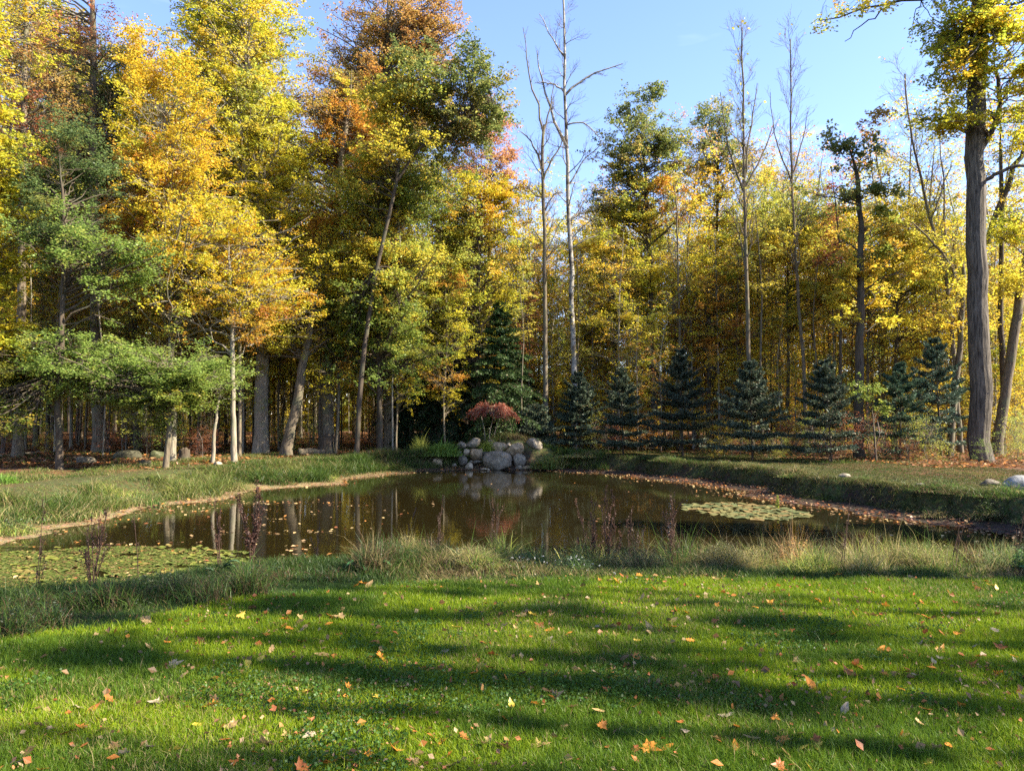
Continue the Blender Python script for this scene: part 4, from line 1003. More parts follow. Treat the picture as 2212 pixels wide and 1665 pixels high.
stone(470, 998, 20, 10, 26, 408, PALE, "little pale stone at the foot of the thin leaning sapling", .3)
stone(1155, 1240, 7, 5, 8.0, 409, PALE, "pebble in the lawn's far edge", .3)

# stumps ----------------------------------------------------------------
def stump(u, v, wpx, hpx, Y, label, seed, broken=True):
    r = np.random.default_rng(seed); k = Y / F; p = at(u, v, Y); z = H1(p[0], Y)
    S, K = 22, 9; a = np.arange(S) / S * 2 * np.pi; r0 = wpx * k / 2; hh = hpx * k
    top = 1 - (.45 * n2(np.cos(a) * 1.7 + seed, np.sin(a) * 1.7, 1, 3) * 1.2 if broken else 0)
    rows = []
    for j in range(K):
        t = j / (K - 1); rad = r0 * (1 + .45 * math.exp(-t * 5) - .15 * t) * (1 + .14 * (n2(np.cos(a) * 2 + t, np.sin(a) * 2 + seed, 1, 4) - .5) * 2)
        rows.append(np.stack([np.cos(a) * rad, np.sin(a) * rad, t * hh * top - .08], 1))
    inner = []
    for j in range(3):
        f = (.8, .55, .2)[j]; d = (.97, .72, .55)[j]
        inner.append(np.stack([np.cos(a) * r0 * .85 * f, np.sin(a) * r0 * .85 * f, hh * top * d - .08], 1))
    V = np.concatenate(rows + inner); n = K + 3; I = np.arange(n * S).reshape(n, S); J = np.roll(I, -1, 1)
    Q = np.stack([I[:-1], J[:-1], J[1:], I[1:]], -1).reshape(-1, 4)
    me = mk_mesh("stump", V, [Q, I[-1][None]], BARK_DARK, None, True)
    tag(link("tree_stump", me, None, (p[0], Y, z)), label, "stump")
stump(398, 985, 24, 40, 28.5, "broken tree stump with a dark hollow behind the slim leaning trunk", 5)
stump(313, 1012, 28, 24, 25.5, "low pointed stump in the grass at the edge of the left wood", 6)
stump(3, 1045, 22, 18, 20.5, "weathered grey stump end at the photo's left border", 7)
stump(706, 958, 38, 62, 33.4, "splintered shell of bark around the old hollow trunk's foot", 9)
def log(name, u1, v1, u2, v2, Y1, Y2, w, label, bark):
    a = at(u1, v1, Y1); b = at(u2, v2, Y2); a[2] = H1(a[0], Y1) + w * Y1 / F * .35; b[2] = H1(b[0], Y2) + w * Y2 / F * .3
    q = resample([a, (a + b) / 2 + np.array([0, 0, .05]), b], 10); q[1:-1] += rng.normal(size=(8, 3)) * .02
    V, Q = tubes(q[None], np.linspace(w * Y1 / F / 2, w * Y2 / F / 3, 10)[None], 9)
    # close the ends
    S = 9; caps = np.array([np.arange(S)[::-1], np.arange(S) + S * 9])
    tag(link(name, mk_mesh(name, V - a, [Q, caps], bark, None, True), None, tuple(a)), label, "log")
log("fallen_log", 645, 968, 700, 962, 32.5, 33, 18, "mossy fallen log between the slanted trunk and the old hollow tree", BARK_GREY)
log("fallen_branch", 0, 985, 110, 972, 31, 34, 6, "pale fallen branch on the leaf litter at the far left", BARK_PALE)
log("fallen_branch", 30, 975, 75, 958, 31, 33, 4, "second thinner fallen branch crossing behind the first at the far left", BARK_PALE)

# ------------------------------------------------------------------ grass
def blades(r, x, y, z, h, w, lean, col, tipc=None, seg=2, droop=.3):
    n = len(x); a = r.uniform(0, 6.283, n); fx, fy = np.cos(a), np.sin(a)
    la = r.uniform(0, 6.283, n); lx, ly = np.cos(la) * lean * h, np.sin(la) * lean * h
    rows = []
    for t, wk in zip(np.linspace(0, 1, seg + 1), ([1, .8, .0] if seg == 2 else [1, .9, .6, 0])):
        cx = x + lx * t ** 1.8; cy = y + ly * t ** 1.8; cz = z + h * (t - droop * lean * t ** 2.4)
        if wk > 0:
            rows.append(np.stack([cx - fx * w * wk / 2, cy - fy * w * wk / 2, cz], 1)); rows.append(np.stack([cx + fx * w * wk / 2, cy + fy * w * wk / 2, cz], 1))
        else: rows.append(np.stack([cx, cy, cz], 1))
    m = len(rows); V = np.stack(rows, 1).reshape(-1, 3); I = np.arange(n * m).reshape(n, m)
    Q = [np.stack([I[:, 2 * s], I[:, 2 * s + 1], I[:, 2 * s + 3], I[:, 2 * s + 2]], 1) for s in range(seg - 1)]
    T = np.stack([I[:, m - 3], I[:, m - 2], I[:, m - 1]], 1)
    C = np.repeat(col[:, None], m, 1)
    if tipc is not None: C[:, -1] = tipc; C[:, -2] = C[:, -2] * .5 + tipc * .5
    return V, [np.concatenate(Q), T], C.reshape(-1, 3)
def lawn_edge(x):       # where mowing stops
    px = [(-9, 4.6), (-5.2, 5.2), (-4.0, 5.75), (-3.2, 6.1), (-2.65, 6.9), (-1.9, 7.2), (-1.2, 7.55), (0, 7.7), (1, 7.8), (3, 7.75), (5.5, 7.7), (9, 7.6)]
    return np.interp(x, [p[0] for p in px], [p[1] for p in px])
def lawn():
    r = np.random.default_rng(11)
    xs, ys = [], []
    for y0, y1, dens in ((1.9, 3.2, 3500), (3.2, 4.4, 15500), (4.4, 6.0, 11500), (6.0, 8.2, 8000)):
        half = .72 * y1 + .7
        n = int((y1 - y0) * 2 * half * dens); xs.append(r.uniform(-half, half, n)); ys.append(r.uniform(y0, y1, n))
    n = 60000; xs.append(r.uniform(-10, 10, n)); ys.append(r.uniform(1.5, 8, n))
    x = np.concatenate(xs); y = np.concatenate(ys)
    e = lawn_edge(x); k = y < e + r.normal(size=len(x)) * .06; x, y = x[k], y[k]
    p = n2(x, y, 1.6, 31, 2); q = n2(x, y, 5, 32, 2)
    k = r.random(len(x)) < np.clip(.35 + 1.3 * q, 0, 1); x, y, p, q = x[k], y[k], p[k], q[k]
    n = len(x)
    p = np.clip((p - .5) * 1.7 + .5, 0, 1)
    h = (.026 + .034 * r.random(n) + .018 * p) * np.where(r.random(n) < .012, 1.9, 1) * (1 + .5 * (q - .5))
    w = r.uniform(.0022, .0042, n) * (1 + .09 * np.clip(y - 3.5, 0, 6))
    g1 = np.array([.078, .165, .007]); g2 = np.array([.23, .285, .010]); g3 = np.array([.036, .09, .010]); dry = np.array([.28, .23, .10])
    a = r.random((n, 1)); c = g1 * (1 - a) + g2 * a
    m = np.clip((p[:, None] - .5) * 2.4 + .25, 0, .7); c = c * (1 - m) + g3 * m
    brown = (r.random(n) < .02 + .10 * (n2(x, y, .9, 37, 2) > .60))[:, None]; c = np.where(brown, dry, c)
    V, Fc, C = blades(r, x, y, height(x, y) - .004, h, w, r.uniform(.1, 1.0, n), c, c * np.array([1.25, 1.12, 1.0]))
    tag(link("grass", mk_mesh("grass", V, Fc, GRASSM, C)), "mown green lawn grass in front of the pond", "grass", None, "stuff")
    # clover and small flat weeds in patches
    n = 150000; yy = 2.6 + 5.3 * r.random(n); xx = r.uniform(-1, 1, n) * (.72 * yy + .7)
    k = (yy < lawn_edge(xx)) & (n2(xx, yy, 1.3, 44, 2) + .25 * (n2(xx, yy, 6, 45, 1) - .5) > .66); xx, yy = xx[k], yy[k]; n = len(xx)
    c = np.array([.045, .095, .015]) * r.uniform(.6, 1.4, (n, 1))
    LV, LI, LC = leaves(r, np.stack([xx, yy, height(xx, yy) + r.uniform(.015, .05, n)], 1), .017, c, flat=.7, aspect=.95, hang=0)
    tag(link("clover", mk_mesh("clover", LV, [LI], GRASSM, LC)), "low clover and small round leaved weeds in patches of the lawn", "clover", None, "stuff")
    # crumbs of dead leaves sunk between the blades
    n = 9000; yy = 2.6 + 5.3 * r.random(n); xx = r.uniform(-1, 1, n) * (.72 * yy + .7)
    k = (yy < lawn_edge(xx) + .1) & (n2(xx, yy, 1.1, 46, 2) + r.normal(size=n) * .1 > .5); xx, yy = xx[k], yy[k]; n = len(xx)
    c = np.array([[.22, .12, .06], [.36, .13, .05], [.3, .2, .11], [.15, .08, .045]])[r.integers(0, 4, n)] * r.uniform(.6, 1.2, (n, 1))
    LV, LI, LC = leaves(r, np.stack([xx, yy, height(xx, yy) + r.uniform(.015, .04, n)], 1), .024, c, flat=.6, aspect=.7, hang=0, sv=.6)
    tag(link("leaf_fragments", mk_mesh("leaf_fragments", LV, [LI], DRYM, LC)), "broken bits of dead leaves sunk between the lawn's blades", "leaf litter", None, "stuff")
lawn()
def small_leaves():
    r = np.random.default_rng(91); n = 620; yy = 3.2 + 4.7 * r.random(n) ** .8; xx = r.uniform(-1, 1, n) * (.72 * yy + .4)
    k = (yy < lawn_edge(xx) + .1); xx, yy = xx[k], yy[k]; n = len(xx)
    c = np.array([[.22, .12, .045], [.38, .14, .03], [.28, .19, .08], [.26, .08, .025], [.14, .08, .035]])[r.integers(0, 5, n)] * r.uniform(.7, 1.2, (n, 1))
    LV, LI, LC = leaves(r, np.stack([xx, yy, height(xx, yy) + r.uniform(.025, 0.040, n)], 1), .048, c, flat=.55, aspect=.75, hang=.1, sv=.35)
    tag(link("small_leaves", mk_mesh("small_leaves", LV, [LI], DRYM, LC)), "countless smaller curled leaves strewn over the lawn", "leaf litter", None, "stuff")
small_leaves()

def bank_grass():
    r = np.random.default_rng(12)
    def scatter(n, x0, x1, y0, y1, d0, d1, fn=None, seed=41, thr=.35):
        x = r.uniform(x0, x1, n); y = r.uniform(y0, y1, n); d = sdf(x, y)
        k = (d > d0) & (d < d1) & (n2(x, y, 1.1, seed, 2) + r.normal(size=n) * .12 > thr)
        if fn is not None: k &= fn(x, y, d)
        return x[k], y[k], d[k]
    out = {}
    def emit(name, label, x, y, h, w, cols, wts, lean=(.3, 1.2), seg=3, droop=.45):
        n = len(x); cs = np.array(cols); ws_ = np.cumsum(np.array(wts) / sum(wts))
        c_mul = {'meadow_grass': .7, 'right_bank_grass': .62, 'far_bank_grass': .7}.get(name, .7)
        nn = np.clip((n2(x, y, .8, 55, 2) - .5) * 2 + .5 + r.normal(size=n) * .25, 0, .999)
        c = cs[np.searchsorted(ws_, nn).clip(0, len(cs) - 1)] * r.uniform(.6, 1.35, (n, 1)) * c_mul
        V, Fc, C = blades(r, x, y, height(x, y) - .01, h, w, r.uniform(*lean, n), c, c * 1.15, seg, droop)
        tag(link(name, mk_mesh(name, V, Fc, GRASSM, C)), label, "grass", None, "stuff")
    G1, G2, G3, T1, T2, B1 = (.07, .12, .02), (.13, .19, .03), (.045, .085, .02), (.38, .29, .13), (.28, .22, .09), (.13, .085, .045)
    # near strip between lawn and water
    x, y, d = scatter(460000, -9, 12, 4.5, 10.4, .05, 9, lambda x, y, d: y > lawn_edge(x) - .1, thr=.28)
    e = lawn_edge(x); f = np.clip((y - e) / 1.2, 0, 1)
    tall = n2(x, y, .9, 61, 2)
    bushy = np.exp(-((x - 3.0) / 1.5) ** 2) * .3 + np.exp(-((x - .6) / 1.1) ** 2) * .2 + np.exp(-((x + 4) / 2.) ** 2) * .02 + .25 * sstep(4.4, 7, x)
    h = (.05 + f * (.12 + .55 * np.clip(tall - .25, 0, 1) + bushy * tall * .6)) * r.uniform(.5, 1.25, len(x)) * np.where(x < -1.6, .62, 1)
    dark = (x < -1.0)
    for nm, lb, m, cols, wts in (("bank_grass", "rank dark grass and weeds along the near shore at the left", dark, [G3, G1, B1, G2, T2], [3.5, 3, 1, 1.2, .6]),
                                 ("bank_grass", "tan and green rank grass along the near shore at the right", ~dark, [G1, G3, T2, G2, T1, B1], [2.2, 2.4, 1.4, 1.6, 1.5, .8])):
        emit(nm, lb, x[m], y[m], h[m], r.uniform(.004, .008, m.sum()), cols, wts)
    # left bank and meadow
    x, y, d = scatter(260000, -19, -4, 11, 33, .35, 6.5, lambda x, y, d: (y > 11.2), thr=.3)
    strip = np.exp(-((d - 1.2) / .8) ** 2); mown = sstep(1.9, 2.4, d) * sstep(3.9, 3.4, d) * (y < 24)
    q = np.clip((n2(x, y, 1.0, 63, 2) - .38) * 3.2, 0, 1)
    h = (.04 + .55 * strip * q + .2 * q * (1 - mown)) * r.uniform(.5, 1.2, len(x)) * (1 - .3 * mown)
    near = strip * (n2(x, y, .7, 64, 2) > .45)
    emit("meadow_grass", "straw coloured and green grass on the sunlit left bank", x, y, h, r.uniform(.008, .016, len(x)), [G1, T1, G2, T2, G3, (.20, .24, .05)], [2, 1.3, 2, 1.2, 1.6, 1.6])
    # dry tufts and roots hanging over the bare shore
    x, y, d = scatter(110000, -12, 0, 11, 33, .02, 1.2, thr=.40, seed=48)
    emit("shore_tufts", "straw coloured tufts hanging over the bare left shore", x, y, r.uniform(.05, .2, len(x)), r.uniform(.006, .013, len(x)), [T1, T2, B1, G1], [3, 2, 1.4, 1.2], (.5, 1.7), 3, .7)
    # far bank left of rocks and behind them
    x, y, d = scatter(150000, -12, 4, 24, 38, .5, 4.2, thr=.25)
    h = (.10 + .40 * np.exp(-((d - 1.1) / .9) ** 2)) * r.uniform(.5, 1.3, len(x)) * (.6 + .8 * n2(x, y, 1, 65, 2))
    k = ~((np.abs(x) < 1.9) & (y < 33.2))
    emit("far_bank_grass", "thick green and tan grass overhanging the far bank left of the boulders", x[k], y[k], h[k], r.uniform(.012, .022, k.sum()), [G1, G3, G2, T2, B1], [2.6, 2, 2.2, 1.4, .8])
    # right bank: steep, overhanging roots and grass
    x, y, d = scatter(520000, 1.8, 26, 10, 37, .7, 8.5, thr=.2)
    h = (.08 + .24 * np.exp(-((d - 1.05) / .35) ** 2)) * r.uniform(.5, 1.3, len(x))
    emit("right_bank_grass", "olive and brown grass hanging over the steep right bank", x, y, h, r.uniform(.008, .016, len(x)), [G1, B1, (.10, .11, .03), T2, G3, (.16, .17, .04)], [2.2, 1.5, 2.2, 1, 1.5, 1.4], (.5, 1.6), 3, .7)
    # sparse growth on the wood floor
    x, y, d = scatter(90000, -30, 28, 26, 46, 4.0, 16, thr=.52)
    emit("woodland_ground_cover", "sparse green ground cover on the wood floor", x, y, r.uniform(.05, .22, len(x)), r.uniform(.015, .03, len(x)), [G1, G2, G3, T2], [2, 1, 2, 1], (.4, 1.3))
bank_grass()

# ------------------------------------------------------------------ fallen leaves
def leaf_shape(kind, seed):
    r = np.random.default_rng(seed)
    if kind == 'maple':
        pts = [(0, -.05), (.10, .02), (.34, -.04), (.28, .12), (.50, .30), (.34, .34), (.36, .50), (.20, .44), (.14, .62), (0, .95)]
    elif kind == 'oval':
        pts = [(0, -.02), (.12, .08), (.21, .25), (.24, .42), (.20, .62), (.11, .80), (0, .98)]
    else:   # oak
        pts = [(0, -.05), (.08, .08), (.22, .12), (.13, .24), (.30, .36), (.17, .46), (.32, .62), (.16, .68), (.14, .86), (0, .95)]
    R = np.array(pts); Lf = R[1:-1][::-1] * np.array([-1, 1])
    ring = np.concatenate([R, Lf]) * (1 + r.normal(size=(len(R) + len(Lf), 1)) * .05)
    n = len(ring); mid = np.stack([np.zeros(4), np.linspace(.1, .75, 4)], 1)
    P = np.concatenate([ring, ring * .55 + np.array([0, .17]), [[0, .38]]])
    cu, cv, tw = r.uniform(.3, 1.5), r.uniform(-.6, 1.2), r.uniform(-.6, .6)
    z = cu * P[:, 0] ** 2 + cv * (P[:, 1] - .4) ** 2 * .7 + tw * P[:, 0] * P[:, 1] + .03 * r.normal(size=len(P))
    V = np.stack([P[:, 0], P[:, 1] - .4, z], 1); V[:, 2] -= V[:, 2].min()
    I = np.arange(n); J = np.roll(I, -1)
    Q = np.stack([I, J, J + n, I + n], 1); T = np.stack([I + n, J + n, np.full(n, 2 * n)], 1)
    return V, Q, T
LC_ = {'tan': (.31, .20, .085), 'orange': (.50, .19, .03), 'rust': (.30, .095, .025), 'brown': (.16, .09, .04), 'pale': (.31, .24, .165), 'yellow': (.55, .38, .06)}
LM = {}
for kd in ('maple', 'oval', 'oak'):
    for s in range(3):
        for cn, c in LC_.items():
            V, Q, T = leaf_shape(kd, s + 10 * len(kd))
            r = np.random.default_rng(s + len(cn) * 7)
            col = np.array(c) * (.7 + .6 * r.random((len(V), 1))) * np.array([1, 1, 1]); n = (len(V) - 1) // 2
            col[-1] *= .75; col[:n] *= .92
            LM[kd, s, cn] = mk_mesh("leaf", V, [Q, T], DRYM, col, True)
def drop(kd, s, cn, x, y, z, size, rot, label, group="fallen leaves on the lawn"):
    o = link("fallen_leaf", LM[kd, s, cn], None, (x, y, z + H1(x, y))); o.scale = (size, size, size * .65); o.scale *= .8; o.rotation_euler = rot
    return tag(o, label, "leaf", group)
rl = random.Random(21)
HL = [(1408, 1615, .15, 'maple', 'orange', "biggest orange maple leaf, curled up on the grass near the bottom centre right"),
      (1375, 1522, .10, 'oak', 'orange', "upright glowing orange leaf above the biggest one"), (707, 1642, .13, 'maple', 'orange', "bright orange lobed leaf at the bottom edge left of centre"),
      (670, 1583, .11, 'oval', 'pale', "pale grey folded leaf above the bright orange lobed one"), (35, 1648, .13, 'oval', 'pale', "whitish grey leaf in the lower left corner"),
      (60, 1622, .14, 'oak', 'brown', "dark curled leaf touching the whitish one in the lower left corner"), (1825, 1528, .11, 'oval', 'pale', "crumpled whitish leaf standing in shaded grass at the lower right"),
      (1413, 1420, .11, 'oval', 'tan', "light tan rounded leaf right of the lawn's centre"), (1590, 1613, .10, 'oval', 'orange', "round tan orange leaf right of the biggest orange one"),
      (1735, 1615, .10, 'oval', 'yellow', "yellow leaf with raised edge near the lower right"), (1765, 1612, .10, 'maple', 'yellow', "yellow orange leaf just right of the raised yellow one"),
      (648, 1382, .12, 'maple', 'orange', "orange red maple leaf standing upright left of the lawn's centre"), (225, 1570, .11, 'maple', 'tan', "orange tan curled leaf at the lower left"),
      (1188, 1490, .12, 'oak', 'brown', "brown leaf standing in the shade at the middle of the lawn"), (1205, 1500, .14, 'maple', 'tan', "tan leaf leaning on the brown standing one at mid lawn"),
      (2100, 1435, .13, 'maple', 'rust', "dark rust leaf pair in shade at the right of the lawn"), (1565, 1548, .14, 'oak', 'pale', "long crumpled grey brown leaf at the lower right centre"),
      (1835, 1452, .14, 'maple', 'rust', "dark red brown leaf in the shade right of centre"), (1480, 1580, .13, 'oval', 'pale', "grey leaf with a dark half near the biggest orange one"),
      (975, 1655, .12, 'maple', 'tan', "reddish tan folded leaf at the very bottom left of centre"), (1977, 1620, .11, 'oval', 'tan', "upright tan oval leaf near the lower right corner"),
      (570, 1600, .15, 'maple', 'tan', "light tan leaf pair at the lower left centre"), (240, 1512, .12, 'oak', 'rust', "brick red leaf in the shadow band at the left"),
      (1810, 1240, .12, 'maple', 'orange', "orange leaf at the grassy margin right of centre"), (1380, 1243, .11, 'maple', 'orange', "orange leaf at the lawn's far margin right of centre")]
spots = []
for i, (u, v, s, kd, cn, lb) in enumerate(HL):
    p = on_plane(u, v, .03); spots.append((p[0], p[1]))
    drop(kd, i % 3, cn, p[0], p[1], .025, s, (rl.uniform(-.2, .9), rl.uniform(-.5, .5), rl.uniform(0, 6.28)), lb)
words = {'tan': "light tan", 'orange': "orange", 'rust': "rust red", 'brown': "dark brown", 'pale': "pale greyish", 'yellow': "yellow"}
made = 0
while made < 274:
    u, v = rl.uniform(-20, 2232), 1238 + (1665 - 1238) * rl.random() ** 1.15
    p = on_plane(u, v, .03)
    if spots and rl.random() < .4:      # leaves gather beside one another
        q = rl.choice(spots); p[0], p[1] = q[0] + rl.gauss(0, .22), q[1] + rl.gauss(0, .16)
        v = HOR + F * CAMZ / max(p[1], 2)
        if v > 1680: continue
    if p[1] > lawn_edge(p[0]) + .15 or any((a - p[0]) ** 2 + (b - p[1]) ** 2 < .006 for a, b in spots): continue
    spots.append((p[0], p[1]))
    cn = rl.choices(list(LC_), [5, 4.6, 3.6, 2, 1.4, .8])[0]; kd = rl.choices(['maple', 'oval', 'oak'], [4, 3, 2])[0]
    s = rl.uniform(.065, .125) * (1 + .09 * max(0, p[1] - 4))
    where = "sunlit or shaded near grass" if v > 1430 else "the lawn's farther half"
    drop(kd, rl.randrange(3), cn, p[0], p[1], rl.uniform(.012, .034), s, (rl.uniform(-.5, .9), rl.uniform(-.6, .6), rl.uniform(0, 6.28)),
         f"one of many small {words[cn]} fallen leaves lying on " + where, f"small {words[cn]} fallen leaves on " + where)
    made += 1

def litter():
    r = np.random.default_rng(71)
    def batch(name, label, x, y, z, size, cols, wts, cat="leaf litter"):
        n = len(x); cs = np.array(cols); w = np.cumsum(np.array(wts) / sum(wts))
        c = cs[np.searchsorted(w, r.random(n)).clip(0, len(cs) - 1)] * r.uniform(.6, 1.25, (n, 1))
        V, I, C = leaves(r, np.stack([x, y, z], 1), size, c, flat=.95, hang=0)
        tag(link(name, mk_mesh(name, V, [I], DRYM, C)), label, cat, None, "stuff")
    BR, OR, RU, TA, PK = (.15, .075, .035), (.42, .18, .05), (.22, .08, .035), (.34, .22, .11), (.20, .115, .08)
    # wood floor
    n = 120000; Y = r.uniform(24, 75, n); x = r.uniform(-.78, .78, n) * Y; d = sdf(x, Y)
    k = (d > 3.9 + 2.4 * (n2(x, Y, .7, 5) - .5)) | ((d > 1.0) & (r.random(n) < .10)); k &= (x < 2.5) | ((d > 6.5) & (r.random(n) < .6)); x, Y = x[k], Y[k]
    batch("leaf_litter", "brown and rust fallen leaves covering the wood floor", x, Y, height(x, Y) + r.uniform(.01, .05, len(x)), .15, [BR, OR, RU, TA], [4, 1.6, 3, 1.2])
    # shore shelf, right and far
    n = 190000; x = r.uniform(-14, 15, n); Y = r.uniform(10.5, 34, n); d = sdf(x, Y)
    k = (d > -.12) & (d + (n2(x, Y, 1.2, 9) - .5) * 1.1 < np.where(x > -3, .8, .35)) & (r.random(n) < np.where(x > -3, .34, .22) * np.clip(n2(x, Y, 2.3, 13) * 2.4 - .55, .08, 1)); x, Y = x[k], Y[k]
    batch("shore_leaves", "brown and reddish leaves lying along the muddy shore", x, Y, np.maximum(height(x, Y), WZ) + r.uniform(.012, .04, len(x)), .095, [BR, RU, OR, PK, TA], [3, 2.4, 1, 2, 1.2])
    # floating leaves
    xs, ys = [], []
    n = 60000; x = r.uniform(-11, 13, n); Y = r.uniform(7, 32, n); d = sdf(x, Y)
    left = (x < -2.2) & (Y < 20)
    pr = np.where(left, np.clip(.012 + .34 * (n2(x, Y * 3.2, .5, 8, 2) > .62), 0, 1) * sstep(-1.5, -5, x), 0) + .75 * np.exp(d / .35) * (x > 0) + .2 * np.exp(d / .2) + .002
    k = (d < -.02) & (r.random(n) < pr); x, Y = x[k], Y[k]
    batch("floating_leaves", "fallen leaves floating on the pond", x, Y, np.full(len(x), WZ + .006) + r.uniform(0, .008, len(x)), .08, [TA, OR, BR, RU, (.5, .36, .16)], [3, 1.4, 2, 1.2, 2], "floating leaves")
litter()

# ------------------------------------------------------------------ lily pads
def pad_mesh(seed, tint):
    r = np.random.default_rng(seed); n = 18; a = np.linspace(.18, 2 * np.pi - .18, n)
    rings = []
    for q in (.4, .8, 1.0):
        rad = .5 * q * (1 + .05 * r.normal(size=n) * q); z = .006 * q ** 2 * (1 + np.sin(a * 3 + seed) * (1.6 if q == 1 else .5)) * r.uniform(.4, 1.6)
        rings.append(np.stack([np.cos(a) * rad, np.sin(a) * rad, z + 0 * a], 1))
    V = np.concatenate([[[0.03, 0, .0]]] + rings); I = 1 + np.arange(3 * n).reshape(3, n)
    T = np.stack([np.zeros(n - 1, int), I[0, :-1], I[0, 1:]], 1)
    Q = np.concatenate([np.stack([I[j, :-1], I[j + 1, :-1], I[j + 1, 1:], I[j, 1:]], 1) for j in (0, 1)])
    c = np.array(tint) * (.8 + .4 * r.random((len(V), 1))); c[I[2]] = c[I[2]] * .6 + np.array([.25, .18, .06]) * .4
    return mk_mesh("lily_pad", V, [Q, T], PADM, c, True)
PR = [pad_mesh(s, t) for s, t in ((1, (.075, .09, .036)), (2, (.095, .10, .038)), (3, (.06, .075, .03)), (4, (.12, .11, .04)), (5, (.14, .10, .04)))]
PL = [pad_mesh(s + 9, t) for s, t in ((1, (.085, .105, .016)), (2, (.12, .13, .02)), (3, (.06, .08, .015)), (4, (.13, .10, .025)))]
rp = random.Random(8)
def pads(meshes, n, cond, sz, label, group, gap):
    got = []; tries = 0
    while len(got) < n and tries < 60000:
        tries += 1
        x, y = rp.uniform(-9, 9), rp.uniform(7.5, 21)
        if not cond(x, y): continue
        s = rp.uniform(*sz)
        if any((a - x) ** 2 + (b - y) ** 2 < (gap * (s + t) / 2) ** 2 for a, b, t in got): continue
        got.append((x, y, s))
        o = link("lily_pad", rp.choice(meshes), None, (x, y, WZ + .008 + rp.uniform(0, .014))); o.scale = (s, s, 1); o.rotation_euler = (rp.uniform(-.03, .03), rp.uniform(-.03, .03), rp.uniform(0, 6.28))
        tag(o, label, "lily pad", group)
c0 = on_plane(1612, 1107, WZ)
pads(PR, 130, lambda x, y: ((x - c0[0]) / 1.38) ** 2 + ((y - c0[1] - .15) / 1.75) ** 2 < .45 + 1.1 * float(n2(x, y, .9, 33, 2)[0]) and not (((x - c0[0] + .8) / .7) ** 2 + ((y - c0[1] + 1.6) / .6) ** 2 < 1), (.22, .34), "green lily pad of the round raft floating at the pond's right side", "lily pads of the right hand raft", .78)
def floating_weed():
    r = np.random.default_rng(83); n = 60000
    u = r.uniform(-20, 600, n); v = r.uniform(1178, 1290, n)
    Y = F * (CAMZ - WZ) / (v - HOR); x = (u - U0) / F * Y
    k = (sdf(x, Y) < -.15) & (.65 * n2(x, Y * 2.2, .7, 66, 2) + .35 * n2(x, Y * 2, 3, 67, 1) - np.abs(v - 1222) / 420 - np.clip((u - 380) / 220, 0, 1) * .22 > .37) & (r.random(n) < .42)
    x, Y = x[k], Y[k]; n = len(x)
    c = np.where(r.random((n, 1)) < .25, np.array([[.11, .075, .025]]), np.array([[.062, .078, .014]])) * r.uniform(.6, 1.5, (n, 1))
    LV, LI, LC = leaves(r, np.stack([x, Y, np.full(n, WZ + .004) + r.uniform(0, .004, n)], 1), .07, c, flat=1.15, hang=0, aspect=.9)
    tag(link("floating_weed", mk_mesh("floating_weed", LV, [LI], PADM, LC)), "yellow green mat of tiny floating water plants at the pond's left end", "water weed", None, "stuff")
floating_weed()
def inleft(x, y):
    u = U0 + F * x / y; v = HOR + F * (CAMZ - WZ) / y
    if not (-10 < u < 560 and 1176 < v < 1300): return False
    if v > 1262 and u > 330: return False
    return float(sdf(np.array([x]), np.array([y]))[0]) < -.15 and float(n2(x, y * 1.5, .8, 66, 2)[0]) > .40 and rp.random() < 1.15 - abs(v - 1225) / 90
pads(PL, 170, inleft, (.09, .19), "small yellow green water plant leaf floating at the pond's left end", "yellow green floating leaves at the left", .5)

# ------------------------------------------------------------------ weeds along the near shore
BROWNST = mat_bark("dry_stalk", (.035, .02, .014), (.10, .06, .04), None)
def seed_blobs(r, P, R, m, size, col):
    pos, tan = sample_on(r, P, m, .25); pos = pos + r.normal(size=pos.shape) * size * .5
    n = len(pos); c = np.array(col) * r.uniform(.6, 1.4, (n, 1))
    return leaves(r, pos, size, c, flat=.3, aspect=.8, hang=0)
def stalk(u, vtop, Y, label, seed, nst=5, spread=.07, col=(.10, .045, .03), name="dock_stalk", cat="seed stalk", side=5, dens=16, sz=.014, base_r=.006):
    r = np.random.default_rng(seed); p = at(u, 0, Y); z0 = max(H1(p[0], Y), WZ) - .03; zt = at(u, vtop - 22, Y)[2]; col = tuple(c * .62 for c in col); dens = int(dens * .75)
    hh = zt - z0; B = nst
    P = np.zeros((B, 8, 3)); t = np.linspace(0, 1, 8)
    for b in range(B):
        a = r.uniform(0, 6.28); q = spread * r.uniform(.2, 1) * (0 if b == 0 else 1); hb = hh * (1 if b == 0 else r.uniform(.45, .95))
        P[b] = np.stack([np.cos(a) * q * (t ** .7) + r.normal() * .01, np.sin(a) * q * t ** .7 + r.normal() * .01, t * hb], 1)
        P[b, 1:] += np.cumsum(np.cumsum(r.normal(size=(7, 3)) * .006, 0), 0) * np.array([1, 1, .2])
    R = np.full((B, 8), base_r) * np.linspace(1, .4, 8)
    P2, R2, _ = kids(r, P, R, side, .3, .95, (.15, .45), (.08 * hh, .30 * hh), 5, up=.9, wig=.3); R2 = np.full_like(R2, .0025)
    V, Q = join([tubes(P, R, 5), tubes(P2, R2, 3)])
    o = empty(name, (p[0], Y, z0), label, cat, "dead seed stalks along the near shore")
    link("stem", mk_mesh("stem", V, [Q], BROWNST, None, True), o)
    LV, LI, LC = seed_blobs(r, np.concatenate([P2, P[:, ::2][:, :4] if False else P2]), None, dens, sz, col)
    link("seed_heads", mk_mesh("seed_heads", LV, [LI], DRYM, LC), o)
stalk(110, 1105, 8.0, "tall thin dark stalk at the far left of the near shore", 1, 2, .05, side=6)
stalk(232, 1115, 7.4, "dark stalk bush with many upright arms near the left end of the shore", 2, 8, .13, side=6)
